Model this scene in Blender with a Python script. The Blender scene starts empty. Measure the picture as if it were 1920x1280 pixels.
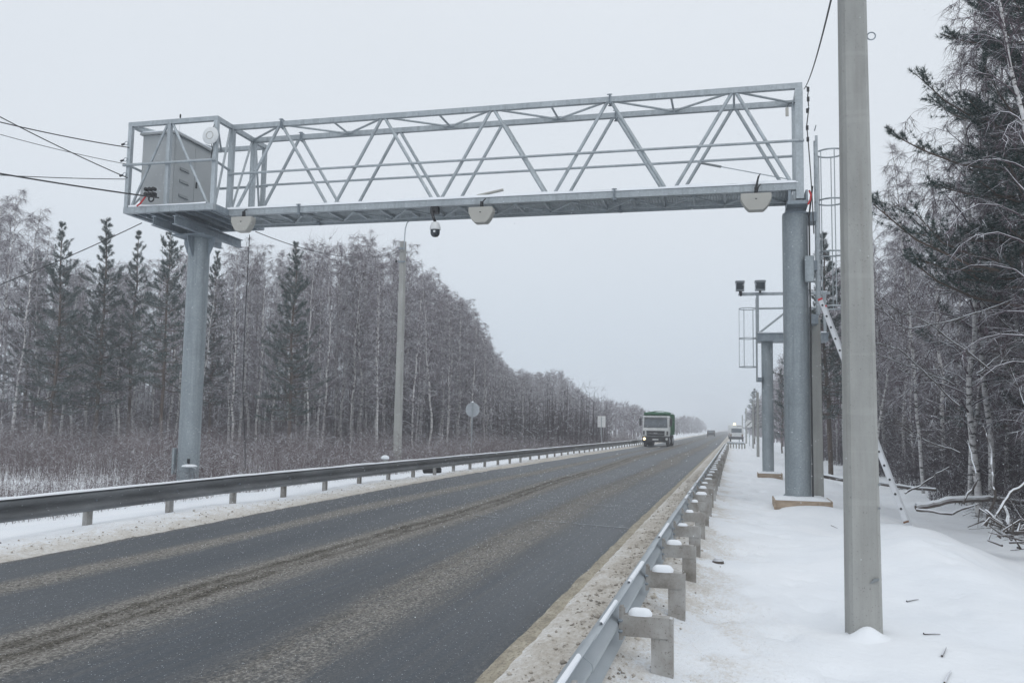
import bpy, math, random
import numpy as np
from mathutils import Matrix, Vector

random.seed(7)
rng = np.random.default_rng(7)
scene = bpy.context.scene
col = scene.collection

# ------------------------------------------------------------------ camera
CAM_H = 1.65
R = np.array([[0.96956251, -0.0058754, -0.2447734],
              [0.24422647, 0.0941596, 0.96513595],
              [0.01737721, -0.99553978, 0.09272855]])   # world <- (right, down, forward)
FPX = 1640.0
cam_data = bpy.data.cameras.new('camera')
cam = bpy.data.objects.new('camera', cam_data)
col.objects.link(cam)
cam_data.sensor_width = 36.0
cam_data.lens = FPX / 1920.0 * 36.0
cam_data.clip_start = 0.05
cam_data.clip_end = 6000
M = Matrix(((R[0, 0], -R[0, 1], -R[0, 2], 0.0),
            (R[1, 0], -R[1, 1], -R[1, 2], 0.0),
            (R[2, 0], -R[2, 1], -R[2, 2], CAM_H),
            (0, 0, 0, 1)))
cam.matrix_world = M
scene.camera = cam

# ------------------------------------------------------------------ sky
SUN_EL, SUN_AZ = math.radians(42), math.radians(150)     # sun behind the cloud, to the right and behind the viewer
world = bpy.data.worlds.new('World')
scene.world = world
world.use_nodes = True
nt = world.node_tree
nt.nodes.clear()
out = nt.nodes.new('ShaderNodeOutputWorld')
bg = nt.nodes.new('ShaderNodeBackground')
sky = nt.nodes.new('ShaderNodeTexSky')
sky.sky_type = 'NISHITA'
sky.sun_disc = False
sky.sun_elevation = SUN_EL
sky.sun_rotation = SUN_AZ
hs = nt.nodes.new('ShaderNodeHueSaturation')
hs.inputs['Saturation'].default_value = 0.25
hs.inputs['Value'].default_value = 0.09
tc = nt.nodes.new('ShaderNodeTexCoord')
sep = nt.nodes.new('ShaderNodeSeparateXYZ')
ramp = nt.nodes.new('ShaderNodeValToRGB')
ramp.color_ramp.interpolation = 'EASE'
cr = ramp.color_ramp.elements
cr[0].position = 0.0
cr[0].color = (0.625, 0.715, 0.815, 1)
cr[1].position = 0.9
cr[1].color = (0.95, 0.985, 1.02, 1)
e = cr.new(0.30)
e.color = (0.775, 0.83, 0.895, 1)
cloud = nt.nodes.new('ShaderNodeTexNoise')
cloud.inputs['Scale'].default_value = 1.6
cloud.inputs['Detail'].default_value = 3
cm = nt.nodes.new('ShaderNodeMapRange')
cm.inputs['To Min'].default_value = 0.95
cm.inputs['To Max'].default_value = 1.05
mulc = nt.nodes.new('ShaderNodeMixRGB')
mulc.blend_type = 'MULTIPLY'
mulc.inputs['Fac'].default_value = 1.0
mix = nt.nodes.new('ShaderNodeMixRGB')
mix.inputs['Fac'].default_value = 0.88
L = nt.links
L.new(tc.outputs['Generated'], sep.inputs[0])
L.new(sep.outputs['Z'], ramp.inputs['Fac'])
L.new(tc.outputs['Generated'], cloud.inputs['Vector'])
L.new(cloud.outputs['Fac'], cm.inputs['Value'])
L.new(ramp.outputs['Color'], mulc.inputs['Color1'])
L.new(cm.outputs['Result'], mulc.inputs['Color2'])
L.new(sky.outputs['Color'], hs.inputs['Color'])
L.new(hs.outputs['Color'], mix.inputs['Color1'])
L.new(mulc.outputs['Color'], mix.inputs['Color2'])
L.new(mix.outputs['Color'], bg.inputs['Color'])
bg.inputs['Strength'].default_value = 1.02
L.new(bg.outputs[0], out.inputs['Surface'])

sun_d = bpy.data.lights.new('sun', 'SUN')
sun_d.energy = 0.5
sun_d.angle = math.radians(40)
sun_d.color = (1.0, 0.97, 0.93)
sun = bpy.data.objects.new('sun', sun_d)
col.objects.link(sun)
sdir = Vector((math.sin(SUN_AZ) * math.cos(SUN_EL), math.cos(SUN_AZ) * math.cos(SUN_EL), math.sin(SUN_EL)))
sun.rotation_euler = sdir.to_track_quat('Z', 'Y').to_euler()

scene.view_settings.view_transform = 'Standard'
scene.view_settings.look = 'None'
scene.view_settings.exposure = 0.02
scene.view_settings.gamma = 1.0
scene.cycles.volume_bounces = 1
scene.cycles.max_bounces = 6
scene.cycles.diffuse_bounces = 3
scene.cycles.glossy_bounces = 3
scene.cycles.use_denoising = True
scene.cycles.use_light_tree = False

# ------------------------------------------------------------------ helpers
def ray(x, y):
    return R @ np.array([x - 960.0, y - 640.0, FPX])

def gy(x, y, Y):
    d = ray(x, y)
    return np.array([0, 0, CAM_H]) + d * (Y / d[1])

def from_px(p, Y): return gy(p[0], p[1], Y)

def to_px(P):
    c = (np.asarray(P, float) - np.array([0, 0, CAM_H])) @ R
    return 960 + FPX * c[..., 0] / c[..., 2], 640 + FPX * c[..., 1] / c[..., 2], c[..., 2]

def vnoise(x, y, seed=0):
    x = np.asarray(x, float); y = np.asarray(y, float)
    xi = np.floor(x).astype(np.int64); yi = np.floor(y).astype(np.int64)
    fx = x - xi; fy = y - yi
    fx = fx * fx * (3 - 2 * fx); fy = fy * fy * (3 - 2 * fy)
    def h(a, b):
        n = (a * 374761393 + b * 668265263 + seed * 982451653) & 0x7fffffff
        n = ((n ^ (n >> 13)) * 1274126177) & 0x7fffffff
        return ((n ^ (n >> 16)) & 0xffff) / 65535.0
    a = h(xi, yi); b = h(xi + 1, yi); c = h(xi, yi + 1); d = h(xi + 1, yi + 1)
    return (a * (1 - fx) + b * fx) * (1 - fy) + (c * (1 - fx) + d * fx) * fy

def fbm(x, y, seed=0, o=4):
    s = 0; a = 0.5
    for k in range(o):
        s = s + a * vnoise(x * 2 ** k, y * 2 ** k, seed + k * 17)
        a *= 0.5
    return s / (1 - 0.5 ** o)

def sstep(a, b, x):
    t = np.clip((np.asarray(x, float) - a) / (b - a), 0, 1)
    return t * t * (3 - 2 * t)

def set_props(o, label=None, cat=None, group=None, kind=None):
    if label: o['label'] = label
    if cat: o['category'] = cat
    if group: o['group'] = group
    if kind: o['kind'] = kind
    return o

def empty(name, loc, label=None, cat=None, group=None):
    o = bpy.data.objects.new(name, None)
    o.location = loc
    o.empty_display_size = 0.2
    col.objects.link(o)
    return set_props(o, label, cat, group)

def put_parent(o, parent):
    """mesh vertices are in world space; keep them there under the parent chain"""
    if parent is not None:
        o.parent = parent
        root = parent
        while root.parent is not None:
            root = root.parent
        if parent is root:
            o.matrix_parent_inverse = Matrix.Translation(-Vector(root.location))

class MB:
    def __init__(self):
        self.v = []; self.f = []
    def add(self, vs, fs):
        n = len(self.v)
        self.v.extend([tuple(map(float, p)) for p in vs])
        self.f.extend([tuple(i + n for i in q) for q in fs])
        return self
    def box(self, lo, hi):
        x0, y0, z0 = lo; x1, y1, z1 = hi
        return self.add([(x0, y0, z0), (x1, y0, z0), (x1, y1, z0), (x0, y1, z0), (x0, y0, z1), (x1, y0, z1), (x1, y1, z1), (x0, y1, z1)],
                        [(0, 3, 2, 1), (4, 5, 6, 7), (0, 1, 5, 4), (1, 2, 6, 5), (2, 3, 7, 6), (3, 0, 4, 7)])
    def beam(self, p, q, w, h, up=(0, 0, 1)):
        p = Vector(p); q = Vector(q); d = (q - p).normalized(); up = Vector(up)
        if abs(d.dot(up)) > 0.99: up = Vector((0, 1, 0))
        s = d.cross(up).normalized(); u = s.cross(d).normalized()
        vs = []
        for c in (p, q):
            for a, b in ((-1, -1), (1, -1), (1, 1), (-1, 1)):
                vs.append(c + s * (a * w / 2) + u * (b * h / 2))
        return self.add(vs, [(0, 1, 2, 3), (7, 6, 5, 4), (0, 4, 5, 1), (1, 5, 6, 2), (2, 6, 7, 3), (3, 7, 4, 0)])
    def tube(self, pts, rad, n=8, cap=True):
        pts = [Vector(p) for p in pts]
        if not hasattr(rad, '__len__'): rad = [rad] * len(pts)
        rings = []
        ref = None
        for i, p in enumerate(pts):
            a = pts[max(i - 1, 0)]; b = pts[min(i + 1, len(pts) - 1)]
            d = (b - a)
            d = d.normalized() if d.length > 1e-9 else Vector((0, 0, 1))
            if ref is None:
                ref = Vector((1, 0, 0)) if abs(d.x) < 0.8 else Vector((0, 1, 0))
            u = (ref - d * ref.dot(d)).normalized()
            ref = u
            w = d.cross(u)
            rings.append([p + (u * math.cos(2 * math.pi * k / n) + w * math.sin(2 * math.pi * k / n)) * rad[i] for k in range(n)])
        vs = [p for r_ in rings for p in r_]
        fs = []
        for i in range(len(rings) - 1):
            for k in range(n):
                k2 = (k + 1) % n
                fs.append((i * n + k, i * n + k2, (i + 1) * n + k2, (i + 1) * n + k))
        if cap:
            fs.append(tuple(range(n - 1, -1, -1)))
            m = (len(rings) - 1) * n
            fs.append(tuple(m + k for k in range(n)))
        return self.add(vs, fs)
    def ring(self, c, r, t, n=20, axis='z', m=6):
        vs = []; fs = []
        for i in range(n):
            a = 2 * math.pi * i / n
            for j in range(m):
                b = 2 * math.pi * j / m
                rr = r + t * math.cos(b)
                x, y, z = rr * math.cos(a), rr * math.sin(a), t * math.sin(b)
                if axis == 'x': x, y, z = z, x, y
                if axis == 'y': x, y, z = x, z, y
                vs.append((c[0] + x, c[1] + y, c[2] + z))
        for i in range(n):
            for j in range(m):
                i2 = (i + 1) % n; j2 = (j + 1) % m
                fs.append((i * m + j, i2 * m + j, i2 * m + j2, i * m + j2))
        return self.add(vs, fs)
    def prism(self, poly, axis, a, b):
        """poly: 2-D outline in the two other axes (in x,y,z order), extruded a..b along axis"""
        def mk(p, t):
            return {'x': (t, p[0], p[1]), 'y': (p[0], t, p[1]), 'z': (p[0], p[1], t)}[axis]
        n = len(poly)
        vs = [mk(p, a) for p in poly] + [mk(p, b) for p in poly]
        fs = [tuple(range(n)), tuple(range(2 * n - 1, n - 1, -1))]
        for k in range(n):
            k2 = (k + 1) % n
            fs.append((k, n + k, n + k2, k2))
        return self.add(vs, fs)
    def lathe(self, prof, c, n=20, axis='z'):
        vs = []; fs = []
        for (r, h) in prof:
            for k in range(n):
                a = 2 * math.pi * k / n
                x, y, z = r * math.cos(a), r * math.sin(a), h
                if axis == 'y': x, y, z = x, z, y
                if axis == 'x': x, y, z = z, x, y
                vs.append((c[0] + x, c[1] + y, c[2] + z))
        for i in range(len(prof) - 1):
            for k in range(n):
                k2 = (k + 1) % n
                fs.append((i * n + k, i * n + k2, (i + 1) * n + k2, (i + 1) * n + k))
        fs.append(tuple(range(n - 1, -1, -1)))
        m = (len(prof) - 1) * n
        fs.append(tuple(m + k for k in range(n)))
        return self.add(vs, fs)
    def mesh(self, name, mat, smooth=False, bevel=0):
        me = bpy.data.meshes.new(name)
        me.from_pydata(self.v, [], self.f)
        me.materials.append(mat)
        if smooth:
            for p in me.polygons: p.use_smooth = True
            try: me.set_sharp_from_angle(angle=math.radians(40))
            except Exception: pass
        me.update()
        import bmesh
        bm = bmesh.new(); bm.from_mesh(me)
        bmesh.ops.recalc_face_normals(bm, faces=bm.faces)
        if bevel:
            bmesh.ops.bevel(bm, geom=[e for e in bm.edges if e.calc_face_angle(0) > 0.6], offset=bevel, segments=1, affect='EDGES', clamp_overlap=True)
        bm.to_mesh(me); bm.free()
        return me
    def build(self, name, mat, parent=None, smooth=False, bevel=0):
        o = bpy.data.objects.new(name, self.mesh(name, mat, smooth, bevel))
        col.objects.link(o)
        put_parent(o, parent)
        return o

def np_mesh(name, v, tris, mat, smooth=False):
    me = bpy.data.meshes.new(name)
    v = np.asarray(v, np.float32); tris = np.asarray(tris, np.int32)
    k = tris.shape[1]
    me.vertices.add(len(v)); me.vertices.foreach_set('co', v.ravel())
    me.loops.add(tris.size); me.loops.foreach_set('vertex_index', tris.ravel())
    me.polygons.add(len(tris))
    me.polygons.foreach_set('loop_start', np.arange(0, tris.size, k, dtype=np.int32))
    if smooth:
        me.polygons.foreach_set('use_smooth', np.ones(len(tris), bool))
    me.materials.append(mat)
    me.update(); me.validate()
    return me

def add_obj(name, me, parent=None):
    o = bpy.data.objects.new(name, me)
    col.objects.link(o)
    if parent is not None: o.parent = parent
    return o

# ------------------------------------------------------------------ materials
def new_mat(name):
    m = bpy.data.materials.new(name)
    m.use_nodes = True
    t = m.node_tree
    return m, t, t.nodes['Principled BSDF']

def N(t, kind, **kw):
    n = t.nodes.new(kind)
    for k, v in kw.items():
        if k in n.inputs: n.inputs[k].default_value = v
        else: setattr(n, k, v)
    return n

def coords(t, scale=(1, 1, 1), kind='Object'):
    c = N(t, 'ShaderNodeTexCoord')
    mp = N(t, 'ShaderNodeMapping')
    mp.inputs['Scale'].default_value = scale
    t.links.new(c.outputs[kind], mp.inputs['Vector'])
    return mp.outputs['Vector']

def noise(t, vec, scale, detail=4, rough=0.55):
    n = N(t, 'ShaderNodeTexNoise')
    n.inputs['Scale'].default_value = scale
    n.inputs['Detail'].default_value = detail
    n.inputs['Roughness'].default_value = rough
    t.links.new(vec, n.inputs['Vector'])
    return n.outputs['Fac']

def rampn(t, fac, stops, interp='LINEAR'):
    r_ = N(t, 'ShaderNodeValToRGB')
    r_.color_ramp.interpolation = interp
    els = r_.color_ramp.elements
    els[0].position, els[0].color = stops[0][0], tuple(stops[0][1]) + (1,)
    els[1].position, els[1].color = stops[-1][0], tuple(stops[-1][1]) + (1,)
    for p, c in stops[1:-1]:
        e_ = els.new(p); e_.color = tuple(c) + (1,)
    t.links.new(fac, r_.inputs['Fac'])
    return r_.outputs['Color']

def mixc(t, fac, a, b, mode='MIX'):
    m = N(t, 'ShaderNodeMixRGB', blend_type=mode)
    for s, x in ((m.inputs['Fac'], fac), (m.inputs['Color1'], a), (m.inputs['Color2'], b)):
        if isinstance(x, (int, float)): s.default_value = x
        elif isinstance(x, tuple): s.default_value = x + (1,) if len(x) == 3 else x
        else: t.links.new(x, s)
    return m.outputs['Color']

def mathn(t, op, a, b=None, clamp=False):
    m = N(t, 'ShaderNodeMath', operation=op)
    m.use_clamp = clamp
    for s, x in zip(m.inputs, (a, b)):
        if x is None: continue
        if isinstance(x, (int, float)): s.default_value = x
        else: t.links.new(x, s)
    return m.outputs[0]

def bump(t, bsdf, h, strength=0.3, dist=0.02):
    b = N(t, 'ShaderNodeBump')
    b.inputs['Strength'].default_value = strength
    b.inputs['Distance'].default_value = dist
    t.links.new(h, b.inputs['Height'])
    t.links.new(b.outputs['Normal'], bsdf.inputs['Normal'])

def snow_on_top(t, base, amount=0.5, soft=0.25, scale=3.0, snowcol=(0.82, 0.85, 0.9)):
    """settled snow where the true surface faces up, broken by noise"""
    g = N(t, 'ShaderNodeNewGeometry')
    s = N(t, 'ShaderNodeSeparateXYZ')
    t.links.new(g.outputs['Normal'], s.inputs[0])
    n = noise(t, coords(t, (1, 1, 1)), scale, 3)
    up = mathn(t, 'ADD', s.outputs['Z'], mathn(t, 'MULTIPLY', mathn(t, 'SUBTRACT', n, 0.5), 0.9))
    mr = N(t, 'ShaderNodeMapRange')
    mr.inputs['From Min'].default_value = amount
    mr.inputs['From Max'].default_value = amount + soft
    t.links.new(up, mr.inputs['Value'])
    return mixc(t, mr.outputs['Result'], base, snowcol)

MAT = {}
def simple(name, c, rough=0.6, metal=0.0, var=0.12, scale=3.0, bstr=0.15, stretch=(1, 1, 1), snow=None, spec=0.4):
    m, t, b = new_mat(name)
    v = coords(t, stretch)
    n = noise(t, v, scale, 5)
    lo = tuple(max(0, x * (1 - var)) for x in c); hi = tuple(min(1, x * (1 + var)) for x in c)
    cc = rampn(t, n, [(0.3, lo), (0.7, hi)])
    if snow is not None: cc = snow_on_top(t, cc, snow)
    t.links.new(cc, b.inputs['Base Color'])
    b.inputs['Roughness'].default_value = rough
    b.inputs['Metallic'].default_value = metal
    b.inputs['Specular IOR Level'].default_value = spec
    if bstr: bump(t, b, noise(t, v, scale * 6, 3), bstr, 0.01)
    MAT[name] = m
    return m

# galvanised steel: spangle, drip streaks, faint bloom
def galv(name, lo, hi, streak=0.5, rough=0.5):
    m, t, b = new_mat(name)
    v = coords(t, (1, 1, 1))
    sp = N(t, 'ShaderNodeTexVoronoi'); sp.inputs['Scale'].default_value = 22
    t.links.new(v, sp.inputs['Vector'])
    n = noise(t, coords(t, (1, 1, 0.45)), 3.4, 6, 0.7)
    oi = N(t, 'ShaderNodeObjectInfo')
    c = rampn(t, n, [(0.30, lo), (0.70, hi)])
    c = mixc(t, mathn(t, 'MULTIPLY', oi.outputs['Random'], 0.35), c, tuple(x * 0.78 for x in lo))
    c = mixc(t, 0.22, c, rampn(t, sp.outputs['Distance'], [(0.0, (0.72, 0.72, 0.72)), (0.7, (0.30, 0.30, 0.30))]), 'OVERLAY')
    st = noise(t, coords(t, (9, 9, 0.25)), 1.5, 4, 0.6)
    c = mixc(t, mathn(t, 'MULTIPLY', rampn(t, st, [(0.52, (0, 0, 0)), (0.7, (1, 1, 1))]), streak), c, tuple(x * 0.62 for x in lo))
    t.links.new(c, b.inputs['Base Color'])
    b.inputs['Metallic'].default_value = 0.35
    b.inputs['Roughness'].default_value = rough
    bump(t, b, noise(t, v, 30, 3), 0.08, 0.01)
    MAT[name] = m
galv('galvanised', (0.36, 0.40, 0.43), (0.53, 0.58, 0.61))
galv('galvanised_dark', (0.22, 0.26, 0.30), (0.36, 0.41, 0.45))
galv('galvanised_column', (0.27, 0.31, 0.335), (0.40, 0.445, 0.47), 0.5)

# snow
def make_snow(name, dirt_attr=False):
    m, t, b = new_mat(name)
    v = coords(t)
    n1 = noise(t, v, 0.7, 5)
    c = rampn(t, n1, [(0.3, (0.78, 0.82, 0.87)), (0.7, (0.86, 0.89, 0.93))])
    if dirt_attr:
        a = N(t, 'ShaderNodeAttribute'); a.attribute_name = 'dirt'
        n2 = noise(t, coords(t, (1, 0.55, 1)), 5, 6, 0.65)
        n3 = noise(t, coords(t, (1, 0.5, 1)), 28, 4, 0.7)
        f = mathn(t, 'ADD', a.outputs['Fac'], mathn(t, 'MULTIPLY', mathn(t, 'SUBTRACT', n2, 0.5), 0.9))
        f = mathn(t, 'ADD', f, mathn(t, 'MULTIPLY', mathn(t, 'SUBTRACT', n3, 0.5), 1.1))
        gate = mathn(t, 'MULTIPLY', a.outputs['Fac'], 3.0, True)
        f = mathn(t, 'MULTIPLY', f, gate, True)
        dc = rampn(t, f, [(0.0, (0.84, 0.87, 0.91)), (0.35, (0.68, 0.665, 0.64)), (0.7, (0.52, 0.485, 0.435)), (1.0, (0.31, 0.275, 0.235))])
        c = mixc(t, mathn(t, 'MULTIPLY', f, 4.0, True), c, dc)
        # scattered dark clods thrown off the road
        n4 = noise(t, coords(t, (1, 0.6, 1)), 60, 2, 0.5)
        sp = mathn(t, 'MULTIPLY', rampn(t, n4, [(0.66, (0, 0, 0)), (0.71, (1, 1, 1))]), gate)
        c = mixc(t, mathn(t, 'MULTIPLY', sp, 0.75), c, (0.13, 0.11, 0.09))
        h = mathn(t, 'ADD', mathn(t, 'MULTIPLY', n3, mathn(t, 'MULTIPLY', gate, 0.8)), mathn(t, 'MULTIPLY', noise(t, v, 9, 4), 0.35))
        bump(t, b, h, 0.8, 0.05)
    else:
        bump(t, b, noise(t, v, 9, 4), 0.25, 0.03)
    t.links.new(c, b.inputs['Base Color'])
    b.inputs['Roughness'].default_value = 0.75
    b.inputs['Specular IOR Level'].default_value = 0.2
    b.inputs['Subsurface Weight'].default_value = 0.0
    MAT[name] = m
make_snow('snow_ground', True)
make_snow('snow')

# asphalt with slush bands (attribute) and dry salt speckle
def make_road():
    m, t, b = new_mat('asphalt')
    v = coords(t)
    a = N(t, 'ShaderNodeAttribute'); a.attribute_name = 'slush'
    big = noise(t, coords(t, (1.2, 0.12, 1)), 1.3, 5, 0.6)
    fine = noise(t, coords(t, (1, 0.7, 1)), 42, 4, 0.75)
    mid = noise(t, coords(t, (1, 0.35, 1)), 7, 5, 0.65)
    asp = rampn(t, big, [(0.3, (0.046, 0.058, 0.073)), (0.7, (0.080, 0.094, 0.111))])
    asp = mixc(t, rampn(t, noise(t, coords(t, (9, 0.09, 1)), 1.6, 5, 0.7), [(0.42, (0, 0, 0)), (0.68, (0.5, 0.5, 0.5))]), asp, (0.125, 0.125, 0.122))
    asp = mixc(t, rampn(t, fine, [(0.35, (0.55, 0.55, 0.55)), (0.62, (0, 0, 0))]), asp, (0.030, 0.034, 0.040))
    f = mathn(t, 'ADD', a.outputs['Fac'], mathn(t, 'MULTIPLY', mathn(t, 'SUBTRACT', mid, 0.5), 0.55))
    stk = noise(t, coords(t, (9, 0.09, 1)), 1.6, 5, 0.7)
    f = mathn(t, 'ADD', f, mathn(t, 'MULTIPLY', mathn(t, 'SUBTRACT', stk, 0.5), 1.1))
    f = mathn(t, 'ADD', f, mathn(t, 'MULTIPLY', mathn(t, 'SUBTRACT', fine, 0.5), 1.5))
    gate = mathn(t, 'MULTIPLY', mathn(t, 'SUBTRACT', a.outputs['Fac'], 0.06), 2.6, True)
    f = mathn(t, 'MULTIPLY', f, gate, True)
    sl = rampn(t, fine, [(0.34, (0.060, 0.056, 0.050)), (0.48, (0.185, 0.175, 0.160)), (0.66, (0.37, 0.36, 0.34))])
    c = mixc(t, mathn(t, 'MULTIPLY', f, 1.5, True), asp, sl)
    a2 = N(t, 'ShaderNodeAttribute'); a2.attribute_name = 'mud'
    mf = mathn(t, 'MULTIPLY', mathn(t, 'ADD', a2.outputs['Fac'], mathn(t, 'MULTIPLY', mathn(t, 'SUBTRACT', mid, 0.5), 1.6)), mathn(t, 'MULTIPLY', a2.outputs['Fac'], 2.0, True), True)
    md = rampn(t, fine, [(0.36, (0.020, 0.018, 0.014)), (0.52, (0.075, 0.068, 0.056)), (0.66, (0.21, 0.195, 0.17))])
    c = mixc(t, mathn(t, 'MULTIPLY', mf, 0.9, True), c, md)
    # white grains lying on the asphalt
    g = noise(t, coords(t, (1, 0.8, 1)), 75, 1, 0.4)
    gr = mathn(t, 'MULTIPLY', rampn(t, g, [(0.70, (0, 0, 0)), (0.76, (1, 1, 1))]), 0.7)
    c = mixc(t, gr, c, (0.55, 0.57, 0.60))
    t.links.new(c, b.inputs['Base Color'])
    rr = rampn(t, f, [(0, (0.46, 0.46, 0.46)), (0.6, (0.85, 0.85, 0.85))])
    t.links.new(rr, b.inputs['Roughness'])
    b.inputs['Specular IOR Level'].default_value = 0.22
    bump(t, b, mathn(t, 'ADD', mathn(t, 'MULTIPLY', fine, mathn(t, 'ADD', mathn(t, 'MULTIPLY', gate, 0.8), 0.2)), 0.0), 0.6, 0.03)
    MAT['asphalt'] = m
make_road()

def make_birch_bark():
    m, t, b = new_mat('birch_bark')
    v = coords(t, (1, 1, 1))
    n = noise(t, coords(t, (2.2, 2.2, 5.5)), 2.0, 5, 0.65)
    n2 = noise(t, coords(t, (1, 1, 0.5)), 1.2, 3)
    c = rampn(t, n, [(0.40, (0.05, 0.045, 0.045)), (0.46, (0.58, 0.57, 0.57)), (0.8, (0.84, 0.83, 0.83))])
    c = mixc(t, mathn(t, 'MULTIPLY', n2, 0.2), c, (0.13, 0.11, 0.11))
    t.links.new(c, b.inputs['Base Color'])
    b.inputs['Roughness'].default_value = 0.8
    b.inputs['Specular IOR Level'].default_value = 0.2
    MAT['birch_bark'] = m
make_birch_bark()

def twig_mat(name, lo, hi, snow_amt):
    m, t, b = new_mat(name)
    n = noise(t, coords(t), 0.8, 4)
    c = rampn(t, n, [(0.3, lo), (0.7, hi)])
    oi = N(t, 'ShaderNodeObjectInfo')
    c = mixc(t, mathn(t, 'MULTIPLY', oi.outputs['Random'], 0.35), c, tuple(x * 0.55 for x in lo))
    c = snow_on_top(t, c, snow_amt, 0.35, 1.7, (0.74, 0.77, 0.82))
    t.links.new(c, b.inputs['Base Color'])
    b.inputs['Roughness'].default_value = 0.85
    b.inputs['Specular IOR Level'].default_value = 0.1
    MAT[name] = m
twig_mat('birch_twigs', (0.078, 0.057, 0.069), (0.175, 0.132, 0.152), 0.30)
twig_mat('needles', (0.020, 0.044, 0.040), (0.052, 0.090, 0.080), 0.46)
twig_mat('weed_stems', (0.105, 0.086, 0.093), (0.215, 0.168, 0.165), 0.36)
twig_mat('thicket_stems', (0.048, 0.037, 0.044), (0.100, 0.080, 0.090), 0.50)
twig_mat('log_bark', (0.06, 0.052, 0.048), (0.14, 0.12, 0.11), 0.30)
simple('pine_bark', (0.10, 0.075, 0.062), 0.9, 0, 0.45, 4, 0.4, (1, 1, 0.4))
def make_concrete():
    m, t, b = new_mat('concrete')
    v = coords(t, (1, 1, 1))
    n1 = noise(t, coords(t, (1.5, 1.5, 0.5)), 2.0, 6, 0.65)
    c = rampn(t, n1, [(0.3, (0.30, 0.305, 0.295)), (0.7, (0.41, 0.415, 0.40))])
    st = noise(t, coords(t, (14, 14, 0.5)), 1.0, 4, 0.6)
    c = mixc(t, mathn(t, 'MULTIPLY', rampn(t, st, [(0.50, (0, 0, 0)), (0.72, (1, 1, 1))]), 0.35), c, (0.24, 0.23, 0.21))
    po = noise(t, v, 70, 2, 0.5)
    pores = rampn(t, po, [(0.66, (0, 0, 0)), (0.71, (1, 1, 1))])
    c = mixc(t, mathn(t, 'MULTIPLY', pores, 0.6), c, (0.15, 0.15, 0.14))
    sm = noise(t, coords(t, (0.4, 0.4, 9)), 1.2, 3, 0.5)
    c = mixc(t, mathn(t, 'MULTIPLY', rampn(t, sm, [(0.60, (0, 0, 0)), (0.66, (1, 1, 1))]), 0.18), c, (0.45, 0.45, 0.44))
    t.links.new(c, b.inputs['Base Color'])
    b.inputs['Roughness'].default_value = 0.9
    b.inputs['Specular IOR Level'].default_value = 0.25
    bump(t, b, mathn(t, 'SUBTRACT', noise(t, v, 25, 5, 0.7), pores), 0.35, 0.008)
    MAT['concrete'] = m
make_concrete()
simple('housing_paint', (0.42, 0.415, 0.385), 0.5, 0, 0.06, 2.0, 0.05)
simple('cabinet_paint', (0.40, 0.42, 0.43), 0.45, 0, 0.06, 1.2, 0.03)
simple('cabinet_seam', (0.22, 0.24, 0.25), 0.5, 0, 0.1)
simple('black_plastic', (0.02, 0.021, 0.024), 0.4, 0, 0.2, 6, 0.05)
simple('white_plastic', (0.70, 0.72, 0.73), 0.4, 0, 0.05, 6, 0.03)
simple('cable', (0.03, 0.031, 0.034), 0.5, 0, 0.2)
simple('red_cable', (0.50, 0.04, 0.045), 0.5, 0, 0.15)
simple('wood_plank', (0.36, 0.285, 0.215), 0.85, 0, 0.3, 3, 0.3, (1, 8, 8))
simple('aluminium', (0.55, 0.57, 0.60), 0.4, 0.5, 0.1, 3, 0.05)
simple('sign_back', (0.42, 0.45, 0.48), 0.5, 0.3, 0.1, 3, 0.05)
simple('sign_white', (0.75, 0.76, 0.76), 0.5, 0, 0.06)
simple('rust', (0.16, 0.085, 0.05), 0.85, 0, 0.3, 8)
simple('rubber', (0.018, 0.018, 0.019), 0.8, 0, 0.2, 8)
simple('truck_white', (0.66, 0.68, 0.69), 0.45, 0, 0.12, 1.5, 0.03)
simple('truck_green', (0.018, 0.125, 0.052), 0.55, 0, 0.2, 1.5, 0.05)
simple('truck_dark', (0.035, 0.037, 0.042), 0.6, 0, 0.25, 3, 0.1)
simple('bare_steel', (0.45, 0.46, 0.47), 0.35, 0.8, 0.1, 5, 0.05)
simple('amber_paint', (0.65, 0.33, 0.03), 0.5, 0, 0.1)
simple('car_red', (0.25, 0.03, 0.03), 0.35, 0, 0.1)

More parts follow.
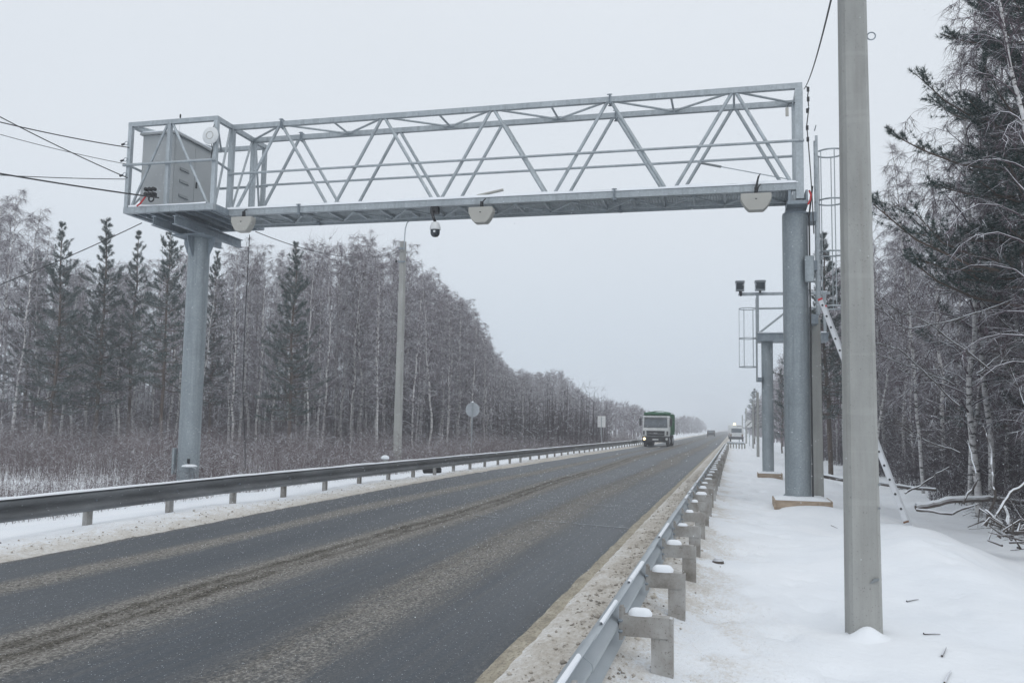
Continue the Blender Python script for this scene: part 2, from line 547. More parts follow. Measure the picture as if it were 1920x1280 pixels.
def rail_mat():
    m, t, b = new_mat('rail_steel')
    v = coords(t, (1, 0.25, 1))
    n = noise(t, v, 3.0, 6, 0.65)
    c = rampn(t, n, [(0.30, (0.075, 0.08, 0.085)), (0.6, (0.155, 0.165, 0.175)), (0.8, (0.25, 0.26, 0.27))])
    g = noise(t, coords(t, (1, 0.5, 1)), 22, 3, 0.6)
    c = mixc(t, rampn(t, g, [(0.68, (0, 0, 0)), (0.74, (0.8, 0.8, 0.8))]), c, (0.62, 0.64, 0.67))
    t.links.new(c, b.inputs['Base Color'])
    b.inputs['Metallic'].default_value = 0.2
    b.inputs['Roughness'].default_value = 0.55
    MAT['rail_steel'] = m
    m, t, b = new_mat('rail_back')
    n = noise(t, coords(t, (1, 0.3, 1)), 2.5, 5, 0.6)
    c = rampn(t, n, [(0.3, (0.34, 0.38, 0.41)), (0.7, (0.50, 0.54, 0.57))])
    t.links.new(c, b.inputs['Base Color'])
    b.inputs['Metallic'].default_value = 0.3
    b.inputs['Roughness'].default_value = 0.5
    MAT['rail_back'] = m
    m, t, b = new_mat('post_steel')      # galvanised, splashed with road mud
    n = noise(t, coords(t, (1, 1, 0.8)), 3.5, 6, 0.65)
    c = rampn(t, n, [(0.30, (0.14, 0.125, 0.105)), (0.46, (0.30, 0.285, 0.265)), (0.68, (0.46, 0.46, 0.455))])
    g = noise(t, coords(t), 55, 2, 0.6)
    c = mixc(t, rampn(t, g, [(0.62, (0, 0, 0)), (0.72, (0.6, 0.6, 0.6))]), c, (0.10, 0.085, 0.07))
    t.links.new(c, b.inputs['Base Color'])
    b.inputs['Metallic'].default_value = 0.15
    b.inputs['Roughness'].default_value = 0.6
    MAT['post_steel'] = m
rail_mat()

def glass_mat(name, c=(0.03, 0.04, 0.05)):
    m, t, b = new_mat(name)
    n = noise(t, coords(t), 2, 2)
    t.links.new(rampn(t, n, [(0.3, tuple(x * 0.8 for x in c)), (0.7, tuple(x * 1.3 for x in c))]), b.inputs['Base Color'])
    b.inputs['Roughness'].default_value = 0.08
    b.inputs['Specular IOR Level'].default_value = 0.6
    MAT[name] = m
glass_mat('dark_glass')
glass_mat('windscreen', (0.10, 0.12, 0.14))

def lamp_mat(name, c, s):
    m, t, b = new_mat(name)
    b.inputs['Base Color'].default_value = c + (1,)
    b.inputs['Emission Color'].default_value = c + (1,)
    b.inputs['Emission Strength'].default_value = s
    MAT[name] = m
lamp_mat('lit_lamp', (1.0, 0.80, 0.42), 3.5)

def edge_paint():
    m, t, b = new_mat('edge_paint')
    n = noise(t, coords(t, (1, 0.4, 1)), 9, 5, 0.7)
    n2 = noise(t, coords(t, (1, 0.6, 1)), 45, 3, 0.7)
    c = rampn(t, n, [(0.32, (0.25, 0.225, 0.18)), (0.5, (0.36, 0.325, 0.255)), (0.68, (0.48, 0.44, 0.365))])
    c = mixc(t, rampn(t, n2, [(0.50, (0, 0, 0)), (0.66, (0.75, 0.75, 0.75))]), c, (0.13, 0.12, 0.105))
    t.links.new(c, b.inputs['Base Color'])
    b.inputs['Roughness'].default_value = 0.85
    bump(t, b, n2, 0.6, 0.02)
    MAT['edge_paint'] = m
    m, t, b = new_mat('cut_line')
    n = noise(t, coords(t, (6, 3, 1)), 1.0, 4, 0.7)
    c = rampn(t, n, [(0.3, (0.16, 0.185, 0.205)), (0.6, (0.42, 0.46, 0.49))])
    t.links.new(c, b.inputs['Base Color'])
    b.inputs['Roughness'].default_value = 0.7
    MAT['cut_line'] = m
edge_paint()

# ------------------------------------------------------------------ terrain
def prof(Y):
    Y = np.asarray(Y, float)
    return np.where(Y < 15, 0, np.where(Y < 100, -0.005 * (Y - 15), -0.425 - 0.0025 * (Y - 100)))

def road_left(Y):
    Y = np.asarray(Y, float)
    return np.interp(Y, [0, 12, 25, 45, 90, 900], [-7.75, -8.0, -8.55, -8.9, -9.1, -9.1])

ROAD_R = -1.42
rt_ = random.Random(3)
TRACKS = [(rt_.uniform(-.15, .95), 6.2 + .62 * k + rt_.uniform(-.2, .2), rt_.uniform(.06, .10), rt_.uniform(.02, .055)) for k in range(30)] + [(2.0 + .14 * k + rt_.uniform(-.1, .1), 9.0 + .75 * k, .09, .05) for k in range(9)]
def ground_z(X, Y):
    X = np.asarray(X, float); Y = np.asarray(Y, float)
    z = np.interp(X, [-400, -60, -32, -18, -13.5, -11, -9.6, -8.9, -8.4, -8.0, -1.62, -1.40, -0.9, -0.2, 0.6, 1.6, 2.4, 3.3, 4.3, 5.5, 8, 14, 400],
                     [-.3, -.3, -.40, -.45, -.36, -.14, -.02, 0.03, 0.01, -.05, -.03, 0.045, 0.065, -.07, -.11, -.12, -.17, -.30, -.55, -.50, -.35, -.3, -.3])
    zone = sstep(-1.3, 0.4, X) * (1 - sstep(5, 9, X))
    lump = (fbm(X * 0.55, Y * 0.30, 3, 3) - 0.5) * 0.28 + (fbm(X * 2.0, Y * 1.4, 9, 3) - 0.5) * 0.06
    z = z + zone * lump * sstep(0.2, 2.0, X) * 1.35
    z = z + np.exp(-((X - 0.35) / 0.75) ** 2) * np.clip(fbm(X * 2.6, Y * 2.0, 71, 3) - .56, 0, 1) * -.42 * sstep(4, 7, Y)
    for fx_, fy_, fr_, fd_ in (TRACKS if np.any((X > -1) & (X < 5) & (Y < 28)) else ()):
        z = z - fd_ * np.exp(-(((X - fx_) / fr_) ** 2 + ((Y - fy_) / (fr_ * 2.0)) ** 2) ** 1.5) + fd_ * .35 * np.exp(-(((X - fx_ - .02) / (fr_ * 1.7)) ** 2 + ((Y - fy_ - fr_ * 1.5) / (fr_ * 1.6)) ** 2))
    # wind-packed bank along the ditch
    crest = 3.05 + 0.35 * np.sin(Y * 0.35) + 0.25 * (fbm(Y * 0.4, Y * 0 + 3, 5, 2) - 0.5)
    z = z + 0.17 * np.exp(-((X - crest) / 0.65) ** 2) * (1 - sstep(15, 22, Y))
    zl = (1 - sstep(-9.4, -8.3, X)) * sstep(-60, -30, X)
    z = z + zl * ((fbm(X * 0.6, Y * 0.5, 21, 3) - 0.5) * 0.16)
    # rough ploughed berms next to the asphalt
    rb = np.exp(-((X + 0.98) / 0.26) ** 2)
    z = z + rb * ((fbm(X * 6, Y * 3, 31, 4) - 0.42) * 0.13)
    lb = sstep(0, 0.35, road_left(Y) - X) * (1 - sstep(0.9, 1.7, road_left(Y) - X))
    z = z + lb * ((fbm(X * 5, Y * 2.6, 41, 4) - 0.40) * 0.12)
    return z + prof(Y)

def gz1(x, y):
    return float(ground_z(np.array([x]), np.array([y]))[0])

def seg(*spec):
    out_ = [spec[0]]
    for a, b_ in zip(spec[1::2], spec[2::2]):
        n = max(1, int(round((b_ - out_[-1]) / a)))
        out_.extend(list(np.linspace(out_[-1], b_, n + 1)[1:]))
    return np.array(out_)

def grid_mesh(name, xs, ys, zf, mat, attr=None, smooth=True, xmap=None):
    X, Y = np.meshgrid(xs, ys)
    if xmap is not None: X = xmap(X, Y)
    Z = zf(X, Y)
    v = np.stack([X, Y, Z], -1).reshape(-1, 3)
    nx, ny = len(xs), len(ys)
    i = np.arange(nx * ny).reshape(ny, nx)
    q = np.stack([i[:-1, :-1], i[:-1, 1:], i[1:, 1:], i[1:, :-1]], -1).reshape(-1, 4)
    me = np_mesh(name, v, q, mat, smooth)
    if attr:
        at = me.attributes.new(attr[0], 'FLOAT', 'POINT')
        at.data.foreach_set('value', attr[1](X, Y).ravel().astype(np.float32))
    return add_obj(name, me)

xs = seg(-1500, 150, -300, 30, -60, 4, -24, 1.0, -14, 0.4, -10.2, 0.09, -7.6, 1.2, -1.75, 0.07, 1.6, 0.10, 4.0, 0.2, 6.0, 0.5, 14, 4, 40, 30, 300, 150, 1500)
ys = seg(-200, 40, -20, 3, 2.4, 0.1, 16, 0.16, 32, 0.5, 60, 2, 130, 10, 400, 60, 2400)
def dirt(X, Y):
    r_ = sstep(0.35, -0.45, X) * sstep(-2.2, -1.6, X)
    rr = np.exp(-((X + 1.12) / 0.42) ** 2)
    dr = np.clip(0.50 * rr + 0.16 * r_ + 0.14 * sstep(1.3, 0.0, X) * sstep(-2.2, -1.6, X) * (fbm(X * 1.2, Y * 0.8, 77, 3) > 0.5), 0, 1)
    d = road_left(Y) - X
    dl = np.where(d > -0.6, 0.66 * np.exp(-np.clip(d, 0, 9) / 0.42) + 0.13 * np.exp(-((d - 0.8) / 0.6) ** 2), 0)
    dl = dl * (X < -6)
    return np.clip(dr + dl, 0, 1)
ground = grid_mesh('ground', xs, ys, ground_z, MAT['snow_ground'], ('dirt', dirt))
set_props(ground, 'snow covered ground and verges on both sides of the road', kind='structure')

# the road: asphalt sheet with slush relief
rys = seg(-60, 10, 2.0, 0.07, 12, 0.10, 22, 0.22, 40, 0.6, 70, 3, 150, 20, 900)
ru = np.linspace(0, 1, 120)
def rmap(X, Y): return road_left(Y) + (ROAD_R - road_left(Y)) * X - 0.0
def band(X, Y, c, w, seed):
    cc = c + 0.30 * (fbm(Y * 0.10, Y * 0 + seed, seed, 2) - 0.5)
    ww = w * (0.7 + 0.6 * fbm(Y * 0.25, Y * 0 + seed, seed + 5, 2))
    return np.exp(-(np.abs(X - cc) / ww) ** 2.6)
def slush(X, Y):
    mid = -4.85 + np.interp(Y, [0, 15, 50, 120], [0, 0.1, -0.45, -0.6])
    s = 0.78 * band(X, Y, 0, 0.34, 11) if False else 0
    s = 0.74 * np.exp(-(np.abs(X - mid - 0.25 * (fbm(Y * 0.12, Y * 0, 11, 2) - 0.5)) / 0.36) ** 2.4)
    s = s + 0.22 * np.exp(-(np.abs(X - mid - 0.05) / 0.70) ** 3)
    s = s + 0.70 * band(X, Y, -3.0, 0.46, 13) * (0.6 + 0.5 * fbm(X * 0.7, Y * 0.15, 15, 2))
    s = s + 0.62 * band(X, Y, -6.65, 0.30, 19)
    s = s + 0.10 * fbm(X * 1.4, Y * 0.12, 29, 3)
    s = s + 0.62 * sstep(0.32, 0.0, X - road_left(Y)) + 0.30 * sstep(0.38, 0.1, ROAD_R - X)
    return np.clip(s, 0, 1)
def road_z(X, Y):
    s = slush(X, Y)
    rel = np.clip(s - 0.25, 0, 1) * (0.006 + 0.10 * np.clip(fbm(X * 8, Y * 4.5, 51, 4) - 0.38, 0, 1))
    crown = 0.035 * (1 - ((X + 5) / 4.2) ** 2)
    edge = -0.03 * (sstep(0.10, 0.0, X - road_left(Y)) + sstep(0.06, 0.0, ROAD_R - X))
    return prof(Y) + crown + rel + edge + 0.0
road = grid_mesh('road', ru, rys, road_z, MAT['asphalt'], ('slush', slush), xmap=rmap)
def mud(X, Y):
    mid = -4.85 + np.interp(Y, [0, 15, 50, 120], [0, 0.1, -0.45, -0.6]) + 0.25 * (fbm(Y * 0.12, Y * 0, 11, 2) - 0.5)
    k_ = 1.0 * np.exp(-(np.abs(X - mid + .10) / .10) ** 2) + .8 * np.exp(-(np.abs(X - mid - .13) / .07) ** 2)
    c3 = -3.0 + 0.30 * (fbm(Y * 0.10, Y * 0 + 13, 13, 2) - 0.5)
    k_ = k_ + .38 * np.exp(-(np.abs(X - c3 + .22) / .14) ** 2)
    return np.clip(k_ * (.5 + .9 * fbm(X * 3, Y * .8, 23, 3)), 0, 1)
X_, Y_g = np.meshgrid(ru, rys); X_ = rmap(X_, Y_g)
road.data.attributes.new('mud', 'FLOAT', 'POINT').data.foreach_set('value', mud(X_, Y_g).ravel().astype(np.float32))
set_props(road, 'wet grey two lane road with brown slush between the wheel tracks', kind='structure')

# dirty yellow edge line and two pale transverse cuts
def strip(name, x0, x1, ys_, mat, wob=0.0, lift=0.006):
    xs_ = np.linspace(x0, x1, 5)
    o = grid_mesh(name, xs_, ys_, lambda X, Y: road_z(X, Y) + lift, mat, xmap=lambda X, Y: X + wob * (fbm(Y * 1.1, Y * 0, 91, 3) - 0.5))
    return o
def edge_map(X, Y):
    u = (X + 1.60) / 0.17
    a = -1.60 + 0.045 * (fbm(Y * 2.2, Y * 0, 91, 4) - 0.5); b = -1.45 + 0.04 * (fbm(Y * 2.6, Y * 0 + 9, 95, 4) - 0.5)
    return a + (b - a) * u
em_ = grid_mesh('edge_marking', np.linspace(-1.60, -1.43, 5), seg(2, 0.05, 16, 0.12, 30, 0.8, 80), lambda X, Y: road_z(np.minimum(X, -1.49), Y) + .006 + .012 * np.clip(fbm(X * 14, Y * 9, 97, 3) - .35, 0, 1), MAT['edge_paint'], xmap=edge_map)
set_props(em_, 'dirt covered yellowish line along the right road edge', kind='structure')
for xa, xb, ya, yb in ((-4.35, -1.6, 14.75, 14.15), (-4.25, -1.75, 18.5, 17.55)):
    n_ = 24
    xs_ = np.linspace(xa, xb, n_)
    m = MB()
    for k in range(n_ - 1):
        y0 = ya + (yb - ya) * k / (n_ - 1); y1 = ya + (yb - ya) * (k + 1) / (n_ - 1)
        if vnoise(k * 0.5, ya, 3) < 0.22: continue
        w = 0.016
        P = [(xs_[k], y0 - w), (xs_[k + 1], y1 - w), (xs_[k + 1], y1 + w), (xs_[k], y0 + w)]
        m.add([(px_, py_, float(road_z(np.array(px_), np.array(py_))) + 0.012) for px_, py_ in P], [(0, 1, 2, 3)])
    set_props(m.build('sensor_cut', MAT['cut_line']), 'thin pale sealed cut running across the right lane', kind='structure')

# ------------------------------------------------------------------ guard rails
def rail_section(y0, y1, xc, zc, side, mat, name, parent, th=0.004):
    """W-beam between y0 and y1; side=+1 ridges point to +X"""
    pf = [(0, .156), (.02, .152), (.075, .118), (.083, .095), (.075, .068), (.012, .024), (.004, 0), (.012, -.024), (.075, -.068), (.083, -.095), (.075, -.118), (.02, -.152), (0, -.156)]
    pts = [(u + th, v) for u, v in pf] + [(u - th, v) for u, v in reversed(pf)]
    nys = max(2, int((y1 - y0) / 2) + 1)
    m = MB()
    n = len(pts)
    vs = []
    fs = []
    for k in range(nys):
        y = y0 + (y1 - y0) * k / (nys - 1)
        zz = zc + float(prof(y))
        xj = xc(y) if callable(xc) else xc
        for u, v in pts: vs.append((xj + side * u, y, zz + v))
    for k in range(nys - 1):
        for j in range(n):
            j2 = (j + 1) % n
            fs.append((k * n + j, k * n + j2, (k + 1) * n + j2, (k + 1) * n + j))
    fs.append(tuple(range(n))); fs.append(tuple((nys - 1) * n + j for j in reversed(range(n))))
    m.add(vs, fs)
    return m.build(name, mat, parent, smooth=True)

def snow_ridge(m, y0, y1, x, z, w, h, step=0.35, seed=1):
    ys_ = np.linspace(y0, y1, max(3, int((y1 - y0) / step) + 1))
    vs = []; fs = []
    prf = [(-1, 0), (-.9, .45), (-.5, .88), (0, 1), (.5, .88), (.9, .45), (1, 0)]
    for k, y in enumerate(ys_):
        hh = h * (0.55 + 0.9 * float(vnoise(y * 1.3, 0.5, seed)))
        ww = w * (0.75 + 0.5 * float(vnoise(y * 1.7, 7.5, seed)))
        for a, b in prf: vs.append((x + a * ww, y, z + float(prof(y)) + b * hh))
    n = len(prf)
    for k in range(len(ys_) - 1):
        for j in range(n - 1):
            fs.append((k * n + j, k * n + j + 1, (k + 1) * n + j + 1, (k + 1) * n + j))
    return m.add(vs, fs)

# left rail
LX = -9.40
gl = empty('guardrail', (LX, 11.5, 0), 'dark dirty steel guardrail with snow on top along the far left road edge', 'guardrail', 'guardrails along the road')
y = -2.5
while y < 110:
    y1 = y + 4.0
    rail_section(y, y1 + 0.18, LX + (0.006 if int((y + 2.5) / 4) % 2 else 0.0), 0.375, 1, MAT['rail_steel'], 'rail_beam', gl)
    m = MB(); snow_ridge(m, y, y1, LX + 0.038, 0.528, 0.05, 0.036, 0.25 if y < 40 else 1.0, 4)
    m.build('snow_cap', MAT['snow'], gl, smooth=True)
    y = y1
proto = None
for k in range(55):
    yy = -0.5 + 2.0 * k
    if yy < 3: continue
    m = MB()
    zz = float(prof(yy)); b0 = gz1(LX - .09, yy) - 0.25
    # C-section post: web facing the traffic plus two flanges
    m.box((LX - .16, yy - .06, b0), (LX - .085, yy - .052, zz + .46))
    m.box((LX - .16, yy + .052, b0), (LX - .085, yy + .06, zz + .46))
    m.box((LX - .085, yy - .06, b0), (LX - .078, yy + .06, zz + .46))
    p = m.build('post', MAT['post_steel'], gl)
    m = MB(); m.box((LX - .078, yy - .03, zz + .30), (LX + .012, yy + .03, zz + .45)); m.lathe([(.017, 0), (.017, .014), (.010, .022)], (LX + .012, yy, zz + .375), 8, 'x')
    m.build('bolted_spacer', MAT['galvanised_dark'], gl)

# right rail
RX = -0.765
RZ = 0.292
gr = empty('guardrail', (RX, 6, 0), 'pale steel guardrail seen from behind with snow capped brackets beside the right lane', 'guardrail', 'guardrails along the road')
y = -3.0
k = 0
while y < 86:
    rail_section(y, y + 4.15, RX - (0.006 if k % 2 else 0), RZ, -1, MAT['rail_back'], 'rail_beam', gr)
    if y > 20:
        m = MB(); snow_ridge(m, y, y + 4.0, RX - 0.03, RZ + .153, 0.02, 0.012, 0.5, 8); m.build('snow_cap', MAT['snow'], gr, smooth=True)
    else:
        for j in range(4):
            if random.random() < 0.65:
                a = y + random.random() * 3.4
                m = MB(); snow_ridge(m, a, a + random.uniform(.5, 1.2), RX - 0.022, RZ + .154, 0.016, 0.018, 0.1, 8 + j); m.build('snow_cap', MAT['snow'], gr, smooth=True)
    y += 4.0
    k += 1
for k in range(-1, 44):
    yy = 6.12 + 1.86 * k
    zz = float(prof(yy)); g0 = gz1(-.48, yy) - 0.3
    j = random.uniform(-.012, .012)
    m = MB()
    x0, x1 = -.555 + j, -.408 + j
    m.box((x0, yy - .004, g0), (x1, yy + .004, zz + .355))
    m.box((x0, yy + .004, g0), (x0 + .007, yy + .075, zz + .355))
    m.box((x1 - .007, yy + .004, g0), (x1, yy + .075, zz + .355))
    p = m.build('post', MAT['post_steel'], gr)
    m = MB()
    m.box((-.730, yy - .014, zz + .225), (x0 + .12, yy - .006, zz + .362))
    m.box((-.730, yy - .006, zz + .356), (x0 + .12, yy + .07, zz + .362))
    m.box((-.737, yy - .014, zz + .225), (-.730, yy + .07, zz + .40))
    m.box((-.762, yy - .02, zz + .20), (-.737, yy + .05, zz + .42))
    m.build('bracket', MAT['post_steel'], gr)
    for bz in (.26, .33): MB().lathe([(.012, 0), (.012, .016), (.006, .03)], (-.765, yy - .03, zz + bz), 6, 'x').build('bolt', MAT['galvanised_dark'], gr)
    # rounded snow pad on the bracket
    m = MB()
    nL, nA = 9, 8
    vs = []; fs = []
    xa, xb = -.72 + random.uniform(0, .02), -.535 + random.uniform(-.07, .06); hpad = random.uniform(.032, .062)
    for i in range(nL):
        t = i / (nL - 1)
        e_ = max(.18, (1 - abs(2 * t - 1) ** 5)) ** .5
        for a in range(nA + 1):
            an = math.pi * a / nA
            vs.append((xa + (xb - xa) * t, yy + .03 + .045 * e_ * math.cos(an), zz + .361 + hpad * e_ * math.sin(an)))
    for i in range(nL - 1):
        for a in range(nA):
            q = i * (nA + 1) + a
            fs.append((q, q + 1, q + nA + 2, q + nA + 1))
    fs.append(tuple(range(nA + 1))); fs.append(tuple((nL - 1) * (nA + 1) + a for a in reversed(range(nA + 1))))
    m.add(vs, fs)
    m.build('snow_pad', MAT['snow'], gr, smooth=True)

# crosswise barrier end at the far end of the right rail
ye = 90.0
zz = float(prof(ye))
cb = empty('crash_barrier', (0.2, ye, zz), 'short striped crosswise barrier with snow on top where the right guardrail ends', 'barrier')
m = MB(); m.box((-.65, ye, zz + .30), (1.05, ye + .06, zz + .50)); m.build('rail_beam', MAT['rail_back'], cb, bevel=.01)
m = MB(); m.box((-.66, ye - .02, zz + .503), (1.06, ye + .10, zz + .56)); m.build('snow_cap', MAT['snow'], cb, bevel=.02)
for i in range(7):
    m = MB(); xx = -.6 + .27 * i; m.box((xx, ye - .03, zz - .6), (xx + .13, ye + .003 - .006, zz + .42)); m.build('post', MAT['post_steel'], cb)

# ------------------------------------------------------------------ gantry
YF, YB = 20.5, 21.6            # truss planes
ZT, ZB, ZM = 9.48, 7.12, 8.17  # chords, hand rail
XR, XL = 1.52, -13.1
BX0, BX1, BY0, BY1 = -15.72, -13.12, 19.76, 22.2   # cage that carries the cabinet
G, GD, GC = MAT['galvanised'], MAT['galvanised_dark'], MAT['galvanised_column']
ga = empty('truss_gantry', (1.42, 21.05, -.1), 'galvanised steel truss gantry spanning the whole road on two round columns', 'gantry')
def part(name, mat=None, smooth=False, bevel=0, parent=None):
    class P:
        def __enter__(s): s.m = MB(); return s.m
        def __exit__(s, *a): s.o = s.m.build(name, mat or G, parent or ga, smooth, bevel)
    return P()
YC = (YF + YB) / 2
# columns
for cx, zb in ((1.42, gz1(1.42, 21.05)), (-14.33, gz1(-14.33, 21.05) - .1)):
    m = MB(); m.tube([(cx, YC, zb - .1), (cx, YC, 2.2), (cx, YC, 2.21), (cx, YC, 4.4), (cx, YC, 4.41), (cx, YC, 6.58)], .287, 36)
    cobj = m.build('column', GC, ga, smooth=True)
    m = MB()
    for zw in (2.2, 4.4): m.ring((cx, YC, zw), .287, .008, 36, 'z', 5)
    m.build('weld_seam', GC, cobj, smooth=True)
    m = MB(); m.box((cx - .45, YC - .45, zb + .03), (cx + .45, YC + .45, zb + .07)); m.build('base_plate', GC, ga)
    for q in range(8):
        a = q * math.pi / 4 + .2
        m = MB()
        c_, s_ = math.cos(a), math.sin(a)
        m.add([(cx + c_ * .28 - s_ * .006, YC + s_ * .28 + c_ * .006, zb + .07), (cx + c_ * .43 - s_ * .006, YC + s_ * .43 + c_ * .006, zb + .07), (cx + c_ * .28 - s_ * .006, YC + s_ * .28 + c_ * .006, zb + .26),
               (cx + c_ * .28 + s_ * .006, YC + s_ * .28 - c_ * .006, zb + .07), (cx + c_ * .43 + s_ * .006, YC + s_ * .43 - c_ * .006, zb + .07), (cx + c_ * .28 + s_ * .006, YC + s_ * .28 - c_ * .006, zb + .26)],
              [(0, 1, 2), (5, 4, 3), (0, 3, 4, 1), (1, 4, 5, 2), (2, 5, 3, 0)])
        m.build('gusset', GC, ga)
# heads
m = MB(); m.lathe([(.30, 6.58), (.30, 6.62), (.22, 6.625), (.22, 6.71)], (1.44, YC, 0), 28); m.build('head_flange', GD, ga, smooth=True)
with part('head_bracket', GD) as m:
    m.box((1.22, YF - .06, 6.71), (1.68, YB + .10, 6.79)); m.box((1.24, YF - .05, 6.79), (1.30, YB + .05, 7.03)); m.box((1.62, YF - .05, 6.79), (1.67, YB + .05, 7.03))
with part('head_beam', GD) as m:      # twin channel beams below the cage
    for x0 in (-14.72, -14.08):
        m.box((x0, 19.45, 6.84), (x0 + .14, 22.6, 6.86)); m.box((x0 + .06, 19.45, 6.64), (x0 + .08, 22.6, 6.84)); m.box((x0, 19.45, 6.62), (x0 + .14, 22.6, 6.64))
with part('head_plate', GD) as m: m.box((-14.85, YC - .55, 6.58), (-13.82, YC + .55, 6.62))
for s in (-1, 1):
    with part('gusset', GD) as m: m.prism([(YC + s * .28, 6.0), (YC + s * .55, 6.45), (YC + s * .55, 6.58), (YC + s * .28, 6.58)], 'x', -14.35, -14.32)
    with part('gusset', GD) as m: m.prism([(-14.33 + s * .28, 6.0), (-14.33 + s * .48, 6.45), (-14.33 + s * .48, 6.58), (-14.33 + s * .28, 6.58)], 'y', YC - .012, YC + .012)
# chords
with part('top_chord') as m: m.beam((BX1, YF, ZT), (XR + .06, YF, ZT), .12, .13)
with part('top_chord') as m: m.beam((BX1, YB, ZT), (XR + .06, YB, ZT), .12, .13)
with part('bottom_chord') as m: m.beam((BX1, YF, ZB), (XR + .06, YF, ZB), .14, .16)
with part('bottom_chord', G) as m: m.beam((BX1, YB, ZB), (XR + .06, YB, ZB), .14, .16)
with part('edge_profile', G) as m: m.box((BX1, YB + .08, ZB - .14), (XR, YB + .09, ZB + .04))
for yy in (YF, YB):
    with part('end_post') as m: m.beam((XR - .02, yy, 6.83), (XR - .02, yy, ZT - .066), .17, .17)
with part('end_beam') as m: m.beam((XR - .02, YF + .087, ZT), (XR - .02, YB - .087, ZT), .12, .12)
tn = [0.06 - 2.932 * i for i in range(5)]
bn = [1.42] + [-1.41 - 2.905 * i for i in range(4)] + [-13.0]
for yy in (YF, YB):
    for i, xt in enumerate(tn):
        with part('diagonal', smooth=True) as m: m.tube([(xt + .05, yy, ZT - .05), (bn[i] - .09, yy, ZB + .07)], .042, 10)
        with part('diagonal', smooth=True) as m: m.tube([(xt - .05, yy, ZT - .05), (bn[i + 1] + .09, yy, ZB + .07)], .042, 10)
    with part('hand_rail', smooth=True) as m: m.tube([(BX1 + (.3 if yy == YB else 0), yy - .09 if yy == YF else yy, ZM), (XR + .08, yy - .09 if yy == YF else yy, ZM)], .032, 10)
    with part('toe_board', G) as m: m.box((BX1, yy + (-.03 if yy == YB else .02), ZB + .085), (XR - .12, yy + (-.026 if yy == YB else .024), ZB + .15))
# lacing in the top plane
for i, xt in enumerate(tn):
    with part('lacing_bar', smooth=True) as m: m.tube([(xt, YF + .04, ZT), (xt - 1.46, YB - .04, ZT)], .03, 8)
    with part('lacing_bar', smooth=True) as m: m.tube([(xt, YF + .04, ZT), (min(xt + 1.46, XR - .1), YB - .04, ZT)], .03, 8)
    with part('cross_strut') as m: m.tube([(xt - 1.46, YF + .04, ZT - .001), (xt - 1.46, YB - .05, ZT - .001)], .028, 8)
with part('cross_strut') as m: m.tube([(tn[0], YF + .05, ZT - .001), (tn[0], YB - .05, ZT - .001)], .028, 8)
# lacing and joists in the floor plane, seen from below
nj = 20
for i in range(nj):
    xa = XR - .25 - (XR - .25 - BX1) * i / nj; xb = XR - .25 - (XR - .25 - BX1) * (i + 1) / nj
    with part('floor_joist', G) as m: m.beam((xa, YF + .07, ZB - .03), (xa, YB - .07, ZB - .03), .05, .08)
    with part('lacing_bar', smooth=True) as m: m.tube([(xa, (YF + .08) if i % 2 else (YB - .08), ZB - .10), (xb, (YB - .08) if i % 2 else (YF + .08), ZB - .10)], .022, 6)
# walkway grating: bearing bars and cross bars as real strips
m = MB()
gx = BX1
while gx < XR - .15:
    m.box((gx, YF + .09, ZB + .015), (gx + .035, YB - .09, ZB + .05)); gx += .07
for yy in np.linspace(YF + .1, YB - .13, 9): m.box((BX1, yy, ZB + .02), (XR - .15, yy + .03, ZB + .045))
o = m.build('walkway_grating', G, ga)
# flange joints
for (fx, zz, yy, w) in [(-2.85, ZT, YF, .17), (-2.85, ZT, YB, .17), (-2.72, ZB, YF, .2), (-2.72, ZB, YB, .2), (-11.62, ZT, YF, .17), (-11.62, ZT, YB, .17), (-11.0, ZB, YF, .2), (-11.0, ZB, YB, .2)]:
    with part('splice_flange', GD) as m:
        for d in (-.022, .006): m.box((fx + d, yy - w / 2 - .02, zz - w / 2 - .04), (fx + d + .016, yy + w / 2 + .02, zz + w / 2 + .04))
        for a, b in ((-1, -1), (-1, 1), (1, -1), (1, 1)): m.tube([(fx - .06, yy + a * w * .55, zz + b * w * .62), (fx + .06, yy + a * w * .55, zz + b * w * .62)], .014, 6)
# snow on the bottom chord and rails
def xsnow(x0, x1, yc, z, w, h, seed):
    m = MB()
    xs_ = np.arange(x0, x1, .18); vs = []; fs = []
    prf = [(-1, 0), (-.9, .5), (-.45, .92), (.1, 1), (.6, .8), (.95, .4), (1, 0)]
    for x in xs_:
        hh = h * (.5 + float(vnoise(x * 1.3, .3, seed)))
        for a, b in prf: vs.append((x, yc + a * w, z + b * hh))
    n = len(prf)
    for k in range(len(xs_) - 1):
        for j in range(n - 1): fs.append((k * n + j, (k + 1) * n + j, (k + 1) * n + j + 1, k * n + j + 1))
    m.add(vs, fs); m.build('snow_strip', MAT['snow'], ga, smooth=True)
xsnow(BX1, XR, YF - .015, ZB + .08, .075, .075, 5)
xsnow(BX1, XR, YB - .02, ZB + .08, .06, .05, 6)
xsnow(BX0 + .1, BX1 - .1, BY0 - .01, ZB + .08, .068, .065, 7)
xsnow(BX1, XR, YF + .4, ZB + .05, .16, .035, 9)
